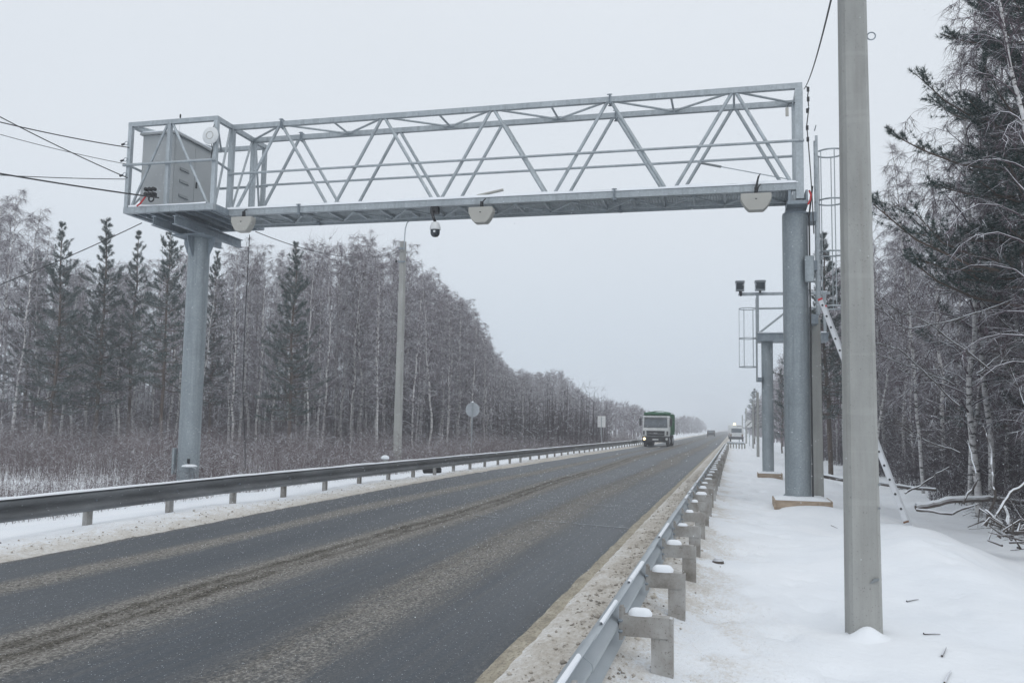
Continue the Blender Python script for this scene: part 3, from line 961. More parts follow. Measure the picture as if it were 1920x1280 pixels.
# cabinet cage at the left end
TZ = ZT
cor = [(BX0, BY0), (BX1, BY0), (BX1, BY1), (BX0, BY1)]
for i, (x, yv) in enumerate(cor):
    with part('cage_post') as m: m.beam((x, yv, ZB + .08), (x, yv, TZ - .06), .11, .11)
    x2, y2 = cor[(i + 1) % 4]
    d = .055
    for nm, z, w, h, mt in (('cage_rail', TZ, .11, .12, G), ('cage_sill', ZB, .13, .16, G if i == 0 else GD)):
        with part(nm, mt) as m:
            ex = .06 if i % 2 == 0 else -.067
            if i % 2 == 0: m.beam((min(x, x2) - ex, yv, z), (max(x, x2) + ex, yv, z), w, h)
            else: m.beam((x, min(yv, y2) - ex, z), (x, max(yv, y2) + ex, z), w, h)
    with part('hand_rail', smooth=True) as m:
        if i % 2 == 0: m.tube([(min(x, x2) - .12, yv + (-.09 if i == 0 else .09), 8.35), (max(x, x2) + .08, yv + (-.09 if i == 0 else .09), 8.35)], .038, 10)
        else: m.tube([(x, BY0 - .02, 8.36), (x, (YF if i == 1 else BY1), 8.28)], .034, 10)
xm = -14.52
with part('cage_post') as m: m.beam((xm, BY0, ZB + .08), (xm, BY0, TZ - .06), .10, .10)
for xa, xb in ((xm - .08, BX0 + .12), (xm + .08, BX1 - .14)):
    with part('diagonal', smooth=True) as m: m.tube([(xa, BY0, TZ - .05), (xb, BY0, ZB + .07)], .035, 10)
for yv in (YF, YB):
    with part('cage_post') as m: m.beam((BX1 + .01, yv, ZB + .08), (BX1 + .01, yv, TZ - .066), .13, .13)
for ya, yb in ((BY0 + .1, YF - .1), (YF + .12, YB - .1), (BY1 - .1, YB + .1)):
    with part('diagonal', smooth=True) as m: m.tube([(BX1, yb, TZ - .06), (BX1, ya, ZB + .08)], .03, 8)
with part('diagonal', smooth=True) as m: m.tube([(BX0, BY1 - .1, TZ - .06), (BX0, BY0 + .1, ZB + .08)], .03, 8)
for (a, b) in (((BX0 + .05, BY0 + .05), (xm, BY1 - .05)), ((xm, BY1 - .05), (BX1 - .05, BY0 + .05)), ((BX1 - .05, YF), (xm + .3, BY1 - .05))):
    with part('lacing_bar', smooth=True) as m: m.tube([(a[0], a[1], TZ), (b[0], b[1], TZ)], .03, 8)
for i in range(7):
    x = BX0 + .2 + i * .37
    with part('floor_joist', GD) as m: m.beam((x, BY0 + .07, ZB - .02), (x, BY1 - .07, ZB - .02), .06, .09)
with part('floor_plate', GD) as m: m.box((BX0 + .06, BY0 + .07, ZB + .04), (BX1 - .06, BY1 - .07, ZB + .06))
# box and plate low on the left column
with part('column_box', GC, bevel=.01) as m: m.box((-14.67, YC - .26, .12), (-14.605, YC - .12, .82))
with part('step_plate', GC) as m: m.box((-14.22, YC - .55, .33), (-13.82, YC - .24, .35))
m = MB(); vs = []
m.lathe([(.20, 0), (.19, .03), (.12, .055), (.03, .06)], (-14.02, YC - .40, .351), 12); m.build('snow_cap', MAT['snow'], ga, smooth=True)
with part('cable_port', MAT['black_plastic']) as m: m.box((-14.16, YC - .31, .40), (-14.10, YC - .27, .55))
# ladder with safety cage on the right column
LXc, LYc = 1.93, 21.35
for yv in (LYc - .2, LYc + .2):
    with part('ladder_rail') as m: m.box((LXc - .03, yv - .015, 4.25), (LXc + .03, yv + .015, 8.5))
for i in range(16):
    with part('rung') as m: m.tube([(LXc, LYc - .19, 4.4 + .29 * i), (LXc, LYc + .19, 4.4 + .29 * i)], .013, 6)
hoops = [4.45, 5.72, 6.95, 8.12]
for hz in hoops:
    with part('cage_hoop', smooth=True) as m:
        m.tube([(LXc + .02 if abs(a) < .01 else LXc + .33 - .33 * math.cos(a), LYc - .36 * math.sin(a) * 0.98, hz) for a in np.linspace(.55, 2 * math.pi - .55, 20)], .02, 6)
for a in np.linspace(.75, 2 * math.pi - .75, 6):
    with part('cage_bar', smooth=True) as m: m.tube([(LXc + .33 - .33 * math.cos(a), LYc - .36 * math.sin(a), 4.44), (LXc + .33 - .33 * math.cos(a), LYc - .36 * math.sin(a), 8.13)], .011, 6)
for zz in (4.05, 5.3, 6.45):
    with part('ladder_bracket', GD) as m: m.box((1.66, LYc - .24, zz), (1.91, LYc + .24, zz + .22))
with part('junction_box', GC, bevel=.01) as m: m.box((1.60, YC - .42, 4.95), (1.80, YC - .27, 5.55))
with part('conduit', MAT['cable'], smooth=True) as m: m.tube([(1.72, YC - .20, -.1), (1.715, YC - .2, 3), (1.72, YC - .2, 6.5), (1.80, YC - .25, 7.2)], .02, 6)
# foundation with timber formwork
def formwork(name, cx, cy, w, d, label):
    zg = gz1(cx, cy)
    f = empty(name, (cx, cy, zg), label, 'formwork', 'timber formwork round the column feet')
    for i, (a, b) in enumerate((((cx - w, cy - d - .02), (cx + w, cy - d + .01)), ((cx - w, cy + d - .01), (cx + w, cy + d + .02)))):
        m = MB(); m.box((a[0], a[1], zg - .15), (b[0], b[1], zg + .115)); m.build('plank', MAT['wood_plank'], f, bevel=.004)
    for s in (-1, 1):
        m = MB(); m.box((cx + s * w - .015 + s * .017, cy - d - .06, zg - .15), (cx + s * w + .015 + s * .017, cy + d, zg + .125)); m.build('plank', MAT['wood_plank'], f, bevel=.004)
    m = MB(); m.box((cx + w * .55, cy - d - .06, zg - .2), (cx + w * .55 + .06, cy - d - .022, zg + .10)); m.build('stake', MAT['wood_plank'], f)
    m = MB(); nn = 9; vs = []; fs = []
    for i in range(nn):
        for j in range(nn):
            u, v = i / (nn - 1) * 2 - 1, j / (nn - 1) * 2 - 1
            e_ = min(1, 3 * (1 - max(abs(u), abs(v))))
            vs.append((cx + u * (w + .012), cy + v * (d + .01), zg + .118 + e_ * .05 + .03 * e_ * float(vnoise(i * .7, j * .7, 4))))
    for i in range(nn - 1):
        for j in range(nn - 1): fs.append((i * nn + j, (i + 1) * nn + j, (i + 1) * nn + j + 1, i * nn + j + 1))
    m.add(vs, fs); m.build('snow_fill', MAT['snow'], f, smooth=True)
formwork('timber_formwork', 1.48, YC - .05, .58, .55, 'snow filled timber formwork round the foot of the near right gantry column')

# equipment cabinet inside the cage
cb0, cb1, cy0, cy1, cz0, cz1 = -15.62, -14.62, 20.12, 21.98, 7.20, 9.30
ca = empty('equipment_cabinet', ((cb0 + cb1) / 2, cy0, cz0), 'tall pale grey equipment cabinet inside the cage at the left end of the gantry', 'cabinet')
m = MB(); m.box((cb0, cy0, cz0), (cb1, cy1, cz1)); m.build('body', MAT['cabinet_paint'], ca, bevel=.015)
m = MB(); m.add([(cb0 - .06, cy0 - .06, cz1 + .002), (cb1 + .08, cy0 - .06, cz1 + .002), (cb1 + .08, cy1 + .06, cz1 + .002), (cb0 - .06, cy1 + .06, cz1 + .002),
                 (cb0 - .06, cy0 - .06, cz1 + .05), (cb1 + .08, cy0 - .06, cz1 + .05), (cb1 + .08, cy1 + .06, cz1 + .05), (cb0 - .06, cy1 + .06, cz1 + .05)],
                [(0, 3, 2, 1), (4, 5, 6, 7), (0, 1, 5, 4), (1, 2, 6, 5), (2, 3, 7, 6), (3, 0, 4, 7)]); m.build('roof', MAT['cabinet_paint'], ca)
m = MB(); m.box((cb0 - .03, cy0 - .04, cz1 + .052), (cb1 + .06, cy1 + .04, cz1 + .11)); m.build('snow_cap', MAT['snow'], ca, bevel=.025)
for a, b in ((cy0 + .03, (cy0 + cy1) / 2 - .01), ((cy0 + cy1) / 2 + .01, cy1 - .03)):
    m = MB(); m.box((cb1 + .002, a, cz0 + .06), (cb1 + .022, b, cz1 - .08)); d_ = m.build('door', MAT['cabinet_paint'], ca, bevel=.004)
    if a < cy0 + .1:
        for zz in (7.62, 8.02, 8.36):
            m = MB(); m.add([(cb1 + .022, a + .22, zz), (cb1 + .022, a + .62, zz), (cb1 + .06, a + .62, zz + .01), (cb1 + .06, a + .22, zz + .01), (cb1 + .022, a + .22, zz + .09), (cb1 + .022, a + .62, zz + .09)],
                            [(0, 1, 2, 3), (3, 2, 5, 4), (0, 3, 4), (1, 5, 2)]); m.build('vent_hood', MAT['cabinet_seam'], d_)
    else:
        m = MB(); m.box((cb1 + .022, a + .06, 8.05), (cb1 + .05, a + .10, 8.22)); m.build('handle', MAT['black_plastic'], d_)

# radar / camera housings hung on the front chord: shallow bowls with a flat top
def housing(x, yv, zt, w, label, tilt=0.0):
    h = empty('traffic_radar', (x, yv, zt), label, 'radar', 'pale trapezoid radar housings under the gantry')
    pf = [(-w / 2, 0), (-w / 2, -.13), (-w * .44, -.22), (-w * .36, -.31), (-w * .24, -.395), (w * .24, -.395), (w * .36, -.31), (w * .44, -.22), (w / 2, -.13), (w / 2, 0)]
    m = MB(); m.prism([(x + a, zt + b) for a, b in pf], 'y', yv - .12, yv + .12); m.build('body', MAT['housing_paint'], h, bevel=.02)
    m = MB(); m.prism([(x + a * .97, zt + b * .97 - .004) for a, b in pf], 'y', yv - .132, yv - .121); m.build('front_cover', MAT['housing_paint'], h, bevel=.004)
    m = MB(); m.prism([(x - .03, zt - .125), (x + .03, zt - .125), (x, zt - .155)], 'y', yv - .137, yv - .133); m.build('emblem', MAT['black_plastic'], h)
    m = MB(); m.box((x - .035, yv - .03, zt + .002), (x + .035, yv + .03, zt + .16)); m.box((x - .12, yv - .05, zt + .002), (x + .12, yv + .05, zt + .02)); m.tube([(x + .02, yv - .05, zt + .02), (x + .05, yv - .09, zt + .14), (x + .10, yv - .02, zt + .22)], .016, 6); m.build('mount', MAT['black_plastic'], h)
    return h
h1 = housing(-5.97, 20.28, 6.90, .62, 'pale trapezoid radar housing hanging beside the dome camera at mid span')
h2 = housing(.53, 20.28, 6.93, .68, 'pale trapezoid radar housing hanging near the right column head')
h3 = housing(-12.52, 20.28, 6.93, .60, 'pale trapezoid radar housing hanging beside the cabinet cage at the left end')
# dark antenna fin on the right housing
m = MB(); m.prism([(.50, 7.06), (.56, 7.06), (.60, 7.30), (.64, 7.42), (.57, 7.34)], 'y', 20.27, 20.30); m.build('antenna_fin', MAT['black_plastic'], h2)

# dome camera
dc = empty('dome_camera', (-7.2, 20.5, 6.6), 'white and black dome camera hanging below the middle of the gantry', 'camera')
m = MB(); m.box((-7.36, 20.42, 6.86), (-7.16, 20.58, 7.03)); m.tube([(-7.28, 20.42, 6.92), (-7.28, 20.30, 6.88), (-7.22, 20.30, 6.70), (-7.2, 20.36, 6.62)], .035, 8); m.build('bracket', MAT['black_plastic'], dc)
m = MB(); m.lathe([(.05, .14), (.09, .12), (.125, .04), (.135, 0), (.135, -.06)], (-7.2, 20.38, 6.48), 20); m.build('body', MAT['white_plastic'], dc, smooth=True)
m = MB(); m.lathe([(.118, -.062), (.118, -.14), (.105, -.19), (.07, -.23), (.02, -.245)], (-7.2, 20.38, 6.48), 20); m.build('dome', MAT['dark_glass'], dc, smooth=True)
m = MB(); m.lathe([(.03, 0), (.028, .012)], (-7.18, 20.255, 6.36), 10, 'y'); m.build('lens', MAT['white_plastic'], dc)

# flat panel on the walkway above the middle housing
fp = empty('panel_antenna', (-5.85, 20.7, 7.3), 'slim tilted grey bar resting on the walkway above the middle radar', 'bar')
m = MB(); m.beam((-6.2, 20.62, 7.30), (-5.55, 20.75, 7.46), .10, .05); m.build('bar', MAT['housing_paint'], fp, bevel=.01)
m = MB(); m.beam((-6.25, 20.63, 7.22), (-5.95, 20.67, 7.28), .06, .05); m.build('foot', MAT['cabinet_seam'], fp)
# tension rod with grip near the right end
tr = empty('stay_rod', (-.3, 20.9, 7.9), 'thin slanting rod with a dark sleeve between the back hand rail and right post', 'rod')
m = MB(); m.tube([(-.95, 21.4, 8.12), (1.25, 21.0, 7.45)], .012, 6); m.build('rod', G, tr)
m = MB(); m.tube([(-.72, 21.36, 8.05), (-.25, 21.27, 7.905)], .03, 8); m.build('sleeve', MAT['cabinet_seam'], tr, smooth=True)

# round disc lamp on the cage corner
dl = empty('disc_antenna', (-13.3, 19.6, 9.0), 'pale round disc fixed to the front right corner of the cabinet cage', 'disc')
m = MB(); m.lathe([(.02, -.035), (.19, -.03), (.235, 0), (.22, .03), (.03, .04)], (-13.20, 19.62, 8.98), 28, 'y'); m.build('disc', MAT['white_plastic'], dl, smooth=True)
m = MB(); m.ring((-13.20, 19.585, 8.98), .10, .008, 24, 'y', 5); m.build('rim', MAT['housing_paint'], dl)
m = MB(); m.tube([(-13.20, 19.64, 9.0), (-13.2, 19.72, 9.2), (-13.15, 19.72, 9.3)], .02, 6); m.tube([(-13.20, 19.63, 8.9), (-13.16, 19.68, 8.65), (-13.2, 19.7, 8.4)], .012, 6); m.build('bracket', MAT['black_plastic'], dl)
# small whip above the cage
wa = from_px((338, 222), 20.6)
aw = empty('whip_antenna', (wa[0], 20.6, 9.42), 'tiny dark antenna stub above the cabinet cage', 'antenna')
m = MB(); m.tube([(wa[0], 20.6, 9.41), (wa[0], 20.6, wa[2])], .005, 6); m.build('rod', MAT['galvanised'], aw)
m = MB(); m.lathe([(.010, 0), (.022, .02), (.022, .10), (.010, .12)], (wa[0], 20.6, wa[2]), 10); m.build('tip', MAT['black_plastic'], aw, smooth=True)
# cable clamps with red tail
cl = empty('cable_gland_cluster', (-14.85, 19.6, 7.5), 'cluster of round black cable clamps with a red tail at the cage front', 'cable clamp')
for i in range(3):
    for j in range(2):
        m = MB(); m.lathe([(.03, 0), (.052, .02), (.052, .12), (.03, .14)], (-15.0 + i * .115, 19.50, 7.62 - j * .13), 12, 'y'); m.build('clamp', MAT['black_plastic'], cl, smooth=True)
m = MB(); m.tube([(-14.98, 19.58, 7.48), (-15.05, 19.58, 7.40), (-15.18, 19.6, 7.26), (-15.30, 19.62, 7.2)], .022, 8); m.build('red_tail', MAT['red_cable'], cl, smooth=True)
m = MB(); m.ring((-14.83, 19.56, 7.36), .075, .022, 18, 'y', 6); m.box((-14.99, 19.56, 7.42), (-14.72, 19.64, 7.52)); m.build('loop', MAT['black_plastic'], cl, smooth=True)
# red wrapped cable end at right column head
rt = empty('red_cable_tail', (1.75, 20.5, 6.9), 'short red and white cable tail hanging at the right column head', 'cable')
m = MB(); m.tube([(1.69, 20.35, 6.98), (1.725, 20.33, 6.88), (1.71, 20.33, 6.76), (1.66, 20.34, 6.66)], .022, 8); m.build('cord', MAT['red_cable'], rt, smooth=True)
lt = empty('strap_tag', (1.25, 20.4, 8.8), 'small pale tag hanging from the top right corner of the gantry', 'tag')
m = MB(); m.box((1.20, 20.37, 8.74), (1.27, 20.39, 8.95)); m.build('tag', MAT['housing_paint'], lt, bevel=.005)
m = MB(); m.tube([(1.235, 20.38, 8.95), (1.28, 20.39, 9.05), (1.42, 20.4, 9.06)], .008, 6); m.build('tie', MAT['cable'], lt)

# ------------------------------------------------------------------ wires
def wire(name, a, b, sag, r_, label, mat='cable', n=18, group=None, cat='wire'):
    a = np.array(a, float); b = np.array(b, float)
    pts = [a + (b - a) * t - np.array([0, 0, sag * 4 * t * (1 - t)]) for t in np.linspace(0, 1, n)]
    m = MB(); m.tube(pts, r_, 6)
    o = m.build(name, MAT[mat], None, smooth=True)
    set_props(o, label, cat, group)
    return o
def left_wire(pa, pb, Yb, r_, label, sag=.05, Ya=17.0):
    A = from_px(pa, Ya); B = from_px(pb, Yb)
    A2 = B + (A - B) * 1.6
    wire('overhead_wire', A2, B, sag, r_, label, group='wires running to the cabinet cage')
left_wire((0, 222), (243, 277), 19.72, .014, 'top sagging wire running left from the cabinet cage post', .10)
left_wire((0, 245), (243, 309), 19.72, .008, 'thin faint wire second from top left of the cabinet cage', .10)
left_wire((0, 212), (240, 334), 19.72, .013, 'steep wire crossing the others left of the cabinet cage', .10)
left_wire((0, 325), (236, 336), 19.72, .011, 'nearly level wire meeting the cage post at mid height', .05)
left_wire((0, 322), (298, 371), 19.5, .020, 'thick black cable running left from the black clamp cluster', .05)
left_wire((0, 525), (266, 418), 19.8, .012, 'wire dropping left from under the cage floor in front of the pines', .12)
for zz, i in ((8.93, 0), (8.48, 1), (8.07, 2)):
    it = empty('wire_anchor', (-15.78, 19.7, zz), ['dark wire anchor hook highest on the left cage post', 'dark wire anchor hook in the middle of the left cage post', 'dark wire anchor hook lowest on the left cage post'][i], 'hook', 'wire anchors on the cage post')
    m = MB(); m.tube([(-15.95, 19.7, zz), (-15.86, 19.7, zz + .02)], .03, 8); m.build('grip', MAT['black_plastic'], it)
    m = MB(); m.ring((-15.80, 19.69, zz + .03), .05, .009, 12, 'y', 5); m.build('hook', MAT['galvanised_dark'], it)
wire('overhead_wire', (-13.3, 22.2, 7.0), (-15.5, 39.3, 9.85), .5, .012, 'thin wire running from the cage to the concrete lamp pole', group='wires running to the cabinet cage')
A = from_px((468, 440), 22.3)
m = MB(); m.tube([tuple(A), tuple(A + np.array([-.02, 0, -2.5])), tuple(A + np.array([0.01, 0, -4.5])), tuple(A + np.array([.16, 0, -6.0])), tuple(A + np.array([.2, 0, -6.7]))], .012, 6)
set_props(m.build('hanging_cable', MAT['cable'], None, smooth=True), 'loose dark cable hanging straight down from the left end of the gantry', 'cable')
B = from_px((1557, 0), 9.0); A = np.array([1.62, 20.5, 9.40])
wire('overhead_wire', A, A + (B - A) * 1.05, .15, .010, 'wire running from the top right gantry corner up past the near pole')
m = MB()
pts = [(1.64, 20.42, 9.42), (1.72, 20.40, 9.40), (1.69, 20.40, 9.2), (1.71, 20.4, 8.9), (1.66, 20.4, 8.5), (1.69, 20.4, 8.1), (1.73, 20.4, 7.4), (1.76, 20.4, 6.7), (1.78, 20.4, 6.0)]
m.tube(pts, .013, 6)
for p in ((1.70, 20.4, 9.35), (1.70, 20.4, 9.12), (1.68, 20.4, 8.85), (1.67, 20.4, 8.45), (1.68, 20.4, 8.18)): m.tube([(p[0], p[1], p[2] - .05), (p[0], p[1], p[2] + .05)], .03, 6)
set_props(m.build('clipped_cable', MAT['cable'], None), 'dark cable with clips running down the right end post of the gantry', 'cable')

# ------------------------------------------------------------------ poles
def trap_pole(name, x, yv, z0, z1, w0, w1, d0, d1, label, cat='pole'):
    p = empty(name, (x, yv, z0), label, cat)
    m = MB(); vs = []; fs = []
    nz = 14
    for i in range(nz):
        t = i / (nz - 1); z = z0 - .4 + (z1 - z0 + .4) * t
        w = (w0 + (w1 - w0) * t) / 2; d = (d0 + (d1 - d0) * t) / 2; c = .028
        sec = [(-w * .90, -d + c), (-w * .90 + c, -d), (w * .80 - c, -d), (w * .80, -d + c), (w, d - c), (w - c, d), (-w + c, d), (-w, d - c)]
        for a, b in sec: vs.append((x + a, yv + b, z))
    for i in range(nz - 1):
        for k in range(8):
            k2 = (k + 1) % 8; fs.append((i * 8 + k, i * 8 + k2, (i + 1) * 8 + k2, (i + 1) * 8 + k))
    fs.append(tuple(range(8))); fs.append(tuple((nz - 1) * 8 + k for k in range(8)))
    m.add(vs, fs); m.build('shaft', MAT['concrete'], p)
    return p
zg = gz1(1.10, 8.2)
npole = trap_pole('concrete_pole', 1.095, 8.26, zg, 9.6, .315, .215, .28, .19, 'tall pale concrete utility pole standing close by in the right snow')
m = MB(); m.ring((1.235, 8.2, 5.2), .035, .006, 16, 'y', 5); m.build('steel_eye', MAT['galvanised_dark'], npole)
m = MB(); m.prism([(1.115, .345), (1.19, .375), (1.195, .395), (1.15, .39)], 'y', 8.106, 8.112); m.build('chipped_scar', MAT['cabinet_seam'], npole)
for px_, pz in ((1.205, .98), (1.21, 1.18)):
    m = MB(); m.lathe([(.012, 0), (.009, -.006)], (px_, 8.118, pz), 8, 'y'); m.build('pit', MAT['cabinet_seam'], npole)
# little drift against its foot
m = MB(); vs = []; fs = []
nn = 17
for i in range(nn):
    for j in range(nn):
        u, v = i / (nn - 1) * 2 - 1, j / (nn - 1) * 2 - 1
        rr = math.hypot(u, v)
        x_, y_ = 1.085 + u * .22, 8.08 + v * .2
        vs.append((x_, y_, gz1(x_, y_) - .012 + .11 * math.exp(-(rr * 1.8) ** 2)))
for i in range(nn - 1):
    for j in range(nn - 1): fs.append((i * nn + j, (i + 1) * nn + j, (i + 1) * nn + j + 1, i * nn + j + 1))
m.add(vs, fs)
set_props(m.build('snow_drift', MAT['snow'], None, smooth=True), 'small snow drift piled against the foot of the near concrete pole', kind='stuff')

trap_pole('concrete_pole', 1.90, 21.75, gz1(1.9, 21.8), 4.25, .30, .25, .25, .22, 'short concrete pole hidden partly behind the near right gantry column')
lp = trap_pole('lamp_pole', -15.55, 39.4, gz1(-15.55, 39.4), 10.35, .36, .27, .32, .24, 'concrete lamp pole with a curved pipe arm behind the left guardrail', 'lamp pole')
m = MB(); m.tube([(-15.42, 39.2, 9.9), (-15.40, 39.2, 10.6), (-15.38, 39.2, 10.95), (-15.30, 39.18, 11.2), (-15.14, 39.15, 11.36), (-14.9, 39.1, 11.45)], .032, 8); m.build('arm', G, lp, smooth=True)
m = MB(); m.box((-15.0, 39.02, 11.40), (-14.45, 39.2, 11.50)); m.build('lamp_head', MAT['housing_paint'], lp, bevel=.02)
for zz in (9.95, 9.3):
    m = MB(); m.box((-15.72, 39.22, zz), (-15.36, 39.26, zz + .07)); m.build('band', MAT['galvanised_dark'], lp)
m = MB(); m.lathe([(.03, 0), (.05, .03), (.05, .10), (.02, .13)], (-15.82, 39.25, 9.3), 10); m.build('insulator', MAT['black_plastic'], lp)

# road signs on the left
sg = empty('road_sign', (-15.3, 51, gz1(-15.3, 51)), 'round road sign seen from its grey back on a thin post', 'road sign', 'road signs beyond the left guardrail')
c = from_px((886, 768), 51.0)
m = MB(); m.lathe([(.43, 0), (.44, .01), (.43, .02)], (c[0], 51, c[2]), 32, 'y'); m.build('plate', MAT['sign_back'], sg, smooth=True)
m = MB(); m.tube([(c[0], 50.93, gz1(-15.3, 51) - .2), (c[0], 50.93, c[2] + .42)], .035, 8); m.build('post', G, sg)
for d in (-.2, .2):
    m = MB(); m.box((c[0] - .3, 50.95, c[2] + d - .02), (c[0] + .3, 50.995, c[2] + d + .02)); m.build('clamp_rail', G, sg)
m = MB(); m.lathe([(.08, 0), (.07, .05), (.03, .08)], (c[0], 50.95, c[2] + .44), 10); m.build('snow_cap', MAT['snow'], sg, smooth=True)
sg = empty('road_sign', (-12.4, 82, gz1(-12.4, 82)), 'two pale rectangular sign plates side by side on one post', 'road sign', 'road signs beyond the left guardrail')
c = from_px((1128, 790), 82.0)
for s in (-1, 1):
    m = MB(); m.box((c[0] + s * .19 - .18, 82, c[2] - .52), (c[0] + s * .19 + .18, 82.02, c[2] + .52)); m.build('plate', MAT['sign_white'], sg, bevel=.005)
m = MB(); m.tube([(c[0], 81.94, gz1(-12.4, 82) - .2), (c[0], 81.94, c[2] + .4)], .035, 8); m.build('post', G, sg)

# aluminium ladder leaning on the right
lb = np.array([3.22, 18.3, gz1(3.22, 18.3) + .02]); ltp = np.array([1.98, 20.75, 4.45])
la = empty('aluminium_ladder', tuple(lb), 'aluminium ladder with red end caps leaning against the right gantry column', 'ladder')
d = (ltp - lb); dl_ = np.linalg.norm(d); d = d / dl_
rd = np.array([.22, .97, 0]); rd -= d * rd.dot(d); rd /= np.linalg.norm(rd)
nrm = np.cross(d, rd)
for s in (-1, 1):
    m = MB(); m.beam(tuple(lb + rd * s * .17), tuple(ltp + rd * s * .17), .095, .03, tuple(rd)); m.build('rail', MAT['aluminium'], la, bevel=.004)
    m = MB(); m.beam(tuple(lb + rd * s * .17 - d * .025), tuple(lb + rd * s * .17), .10, .035, tuple(rd)); m.build('foot_cap', MAT['rust'], la)
    m = MB(); m.beam(tuple(ltp + rd * s * .17), tuple(ltp + rd * s * .17 + d * .05), .10, .035, tuple(rd)); m.build('end_cap', MAT['red_cable'], la)
nr = 17
for i in range(nr):
    p = lb + d * (.25 + i * (dl_ - .4) / (nr - 1))
    m = MB(); m.tube([tuple(p - rd * .20), tuple(p + rd * .20)], .015, 8); m.build('rung', MAT['aluminium'], la)
    m = MB()
    for s in (-1, 1): m.tube([tuple(p + rd * s * .186), tuple(p + rd * s * .203)], .022, 8)
    m.build('rung_end', MAT['black_plastic'], la)

# ------------------------------------------------------------------ second mast
Y2 = 35.0
x2 = 1.28
z2 = gz1(x2, Y2)
ms = empty('camera_mast', (x2, Y2, z2), 'smaller galvanised camera mast with caged ladder farther along the right verge', 'mast')
def mp(name, mat, fn, smooth=False, bevel=0):
    m = MB(); fn(m); return m.build(name, mat, ms, smooth, bevel)
mp('column', GC, lambda m: m.tube([(x2, Y2, z2 - .1), (x2, Y2, 2.5), (x2, Y2, 4.93)], .215, 28), True)
mp('base_plate', GC, lambda m: m.box((x2 - .33, Y2 - .33, z2 + .02), (x2 + .33, Y2 + .33, z2 + .05)))
mp('head_plate', GD, lambda m: m.box((x2 - .40, Y2 - .5, 4.93), (x2 + 2.2, Y2 + .5, 4.97)))
for yv in (Y2 - .45, Y2 + .37):
    mp('platform_beam', GD, lambda m: (m.box((x2 - .40, yv, 4.97), (x2 + 2.2, yv + .08, 5.0)), m.box((x2 - .40, yv + .03, 5.0), (x2 + 2.2, yv + .05, 5.20)), m.box((x2 - .40, yv, 5.2), (x2 + 2.2, yv + .08, 5.23))))
mp('platform_snow', MAT['snow'], lambda m: m.box((x2 - .36, Y2 - .40, 5.232), (x2 + 2.15, Y2 + .4, 5.28)), False, .02)
for xx in (x2 - .35, x2 + 2.1):
    mp('upright', G, lambda m: m.beam((xx, Y2 - .30, 5.23), (xx, Y2 - .30, 6.70), .10, .10))
mp('hand_rail', G, lambda m: m.tube([(x2 - .35, Y2 - .30, 6.20), (x2 + 2.1, Y2 - .30, 6.20)], .04, 8), True)
mp('camera_arm', G, lambda m: m.beam((.22, Y2 - .30, 6.75), (x2 + 2.3, Y2 - .30, 6.75), .08, .09))
mp('brace', G, lambda m: m.tube([(x2 - .30, Y2 - .30, 5.25), (x2 + .85, Y2 - .30, 6.18)], .04, 8), True)
mp('snow_strip', MAT['snow'], lambda m: m.box((.24, Y2 - .335, 6.797), (x2 + 2.2, Y2 - .265, 6.83)), False, .01)
for yv in (Y2 - .45, Y2 - .05):
    mp('ladder_rail', G, lambda m: m.box((x2 - .42, yv, 3.4), (x2 - .36, yv + .03, 6.6)))
for hz in (6.2, 5.05, 3.95):
    mp('cage_hoop', G, lambda m: m.tube([(x2 - .40 - .32 + .32 * math.cos(a), Y2 - .24 - .34 * math.sin(a), hz) for a in np.linspace(.45, 2 * math.pi - .45, 20)], .018, 6), True)
for a in np.linspace(.9, 2 * math.pi - .9, 5):
    mp('cage_bar', G, lambda m: m.tube([(x2 - .72 + .32 * math.cos(a), Y2 - .24 - .34 * math.sin(a), 3.94), (x2 - .72 + .32 * math.cos(a), Y2 - .24 - .34 * math.sin(a), 6.21)], .010, 6), True)
mp('ladder_bracket', GD, lambda m: m.box((x2 - .42, Y2 - .3, 3.38), (x2 - .2, Y2 - .05, 3.55)))
formwork('timber_formwork', x2 + .05, Y2, .42, .40, 'snow filled timber formwork round the foot of the smaller mast')
def speed_cam(x, label, flash):
    c = empty('speed_camera', (x, Y2 - .3, 6.8), label, 'camera', 'cameras on the smaller mast arm')
    w = .16 if not flash else .19
    m = MB(); m.prism([(Y2 - .65, 6.86), (Y2 - .10, 6.90), (Y2 - .10, 7.16), (Y2 - .70, 7.20)], 'x', x - w, x + w); m.build('housing', MAT['sign_back'], c, bevel=.01)
    m = MB(); m.box((x - w - .02, Y2 - .74, 7.205), (x + w + .02, Y2 - .08, 7.22)); m.build('hood', MAT['sign_back'], c)
    m = MB(); m.box((x - w + .03, Y2 - .70, 6.90), (x + w - .03, Y2 - .68, 7.16)); m.build('lens_window', MAT['dark_glass'], c)
    m = MB(); m.box((x - w, Y2 - .72, 7.222), (x + w, Y2 - .10, 7.26)); m.build('snow_cap', MAT['snow'], c, bevel=.012)
    m = MB(); m.box((x - .04, Y2 - .36, 6.80), (x + .04, Y2 - .26, 6.88))
    if not flash: m.lathe([(.05, 0), (.05, -.14), (.03, -.18)], (x + .03, Y2 - .5, 6.84), 10)
    m.build('mount', MAT['black_plastic'], c)
speed_cam(.28, 'camera with a dark lens at the left tip of the mast arm', False)
speed_cam(1.03, 'grey hooded camera standing above the mast upright', True)

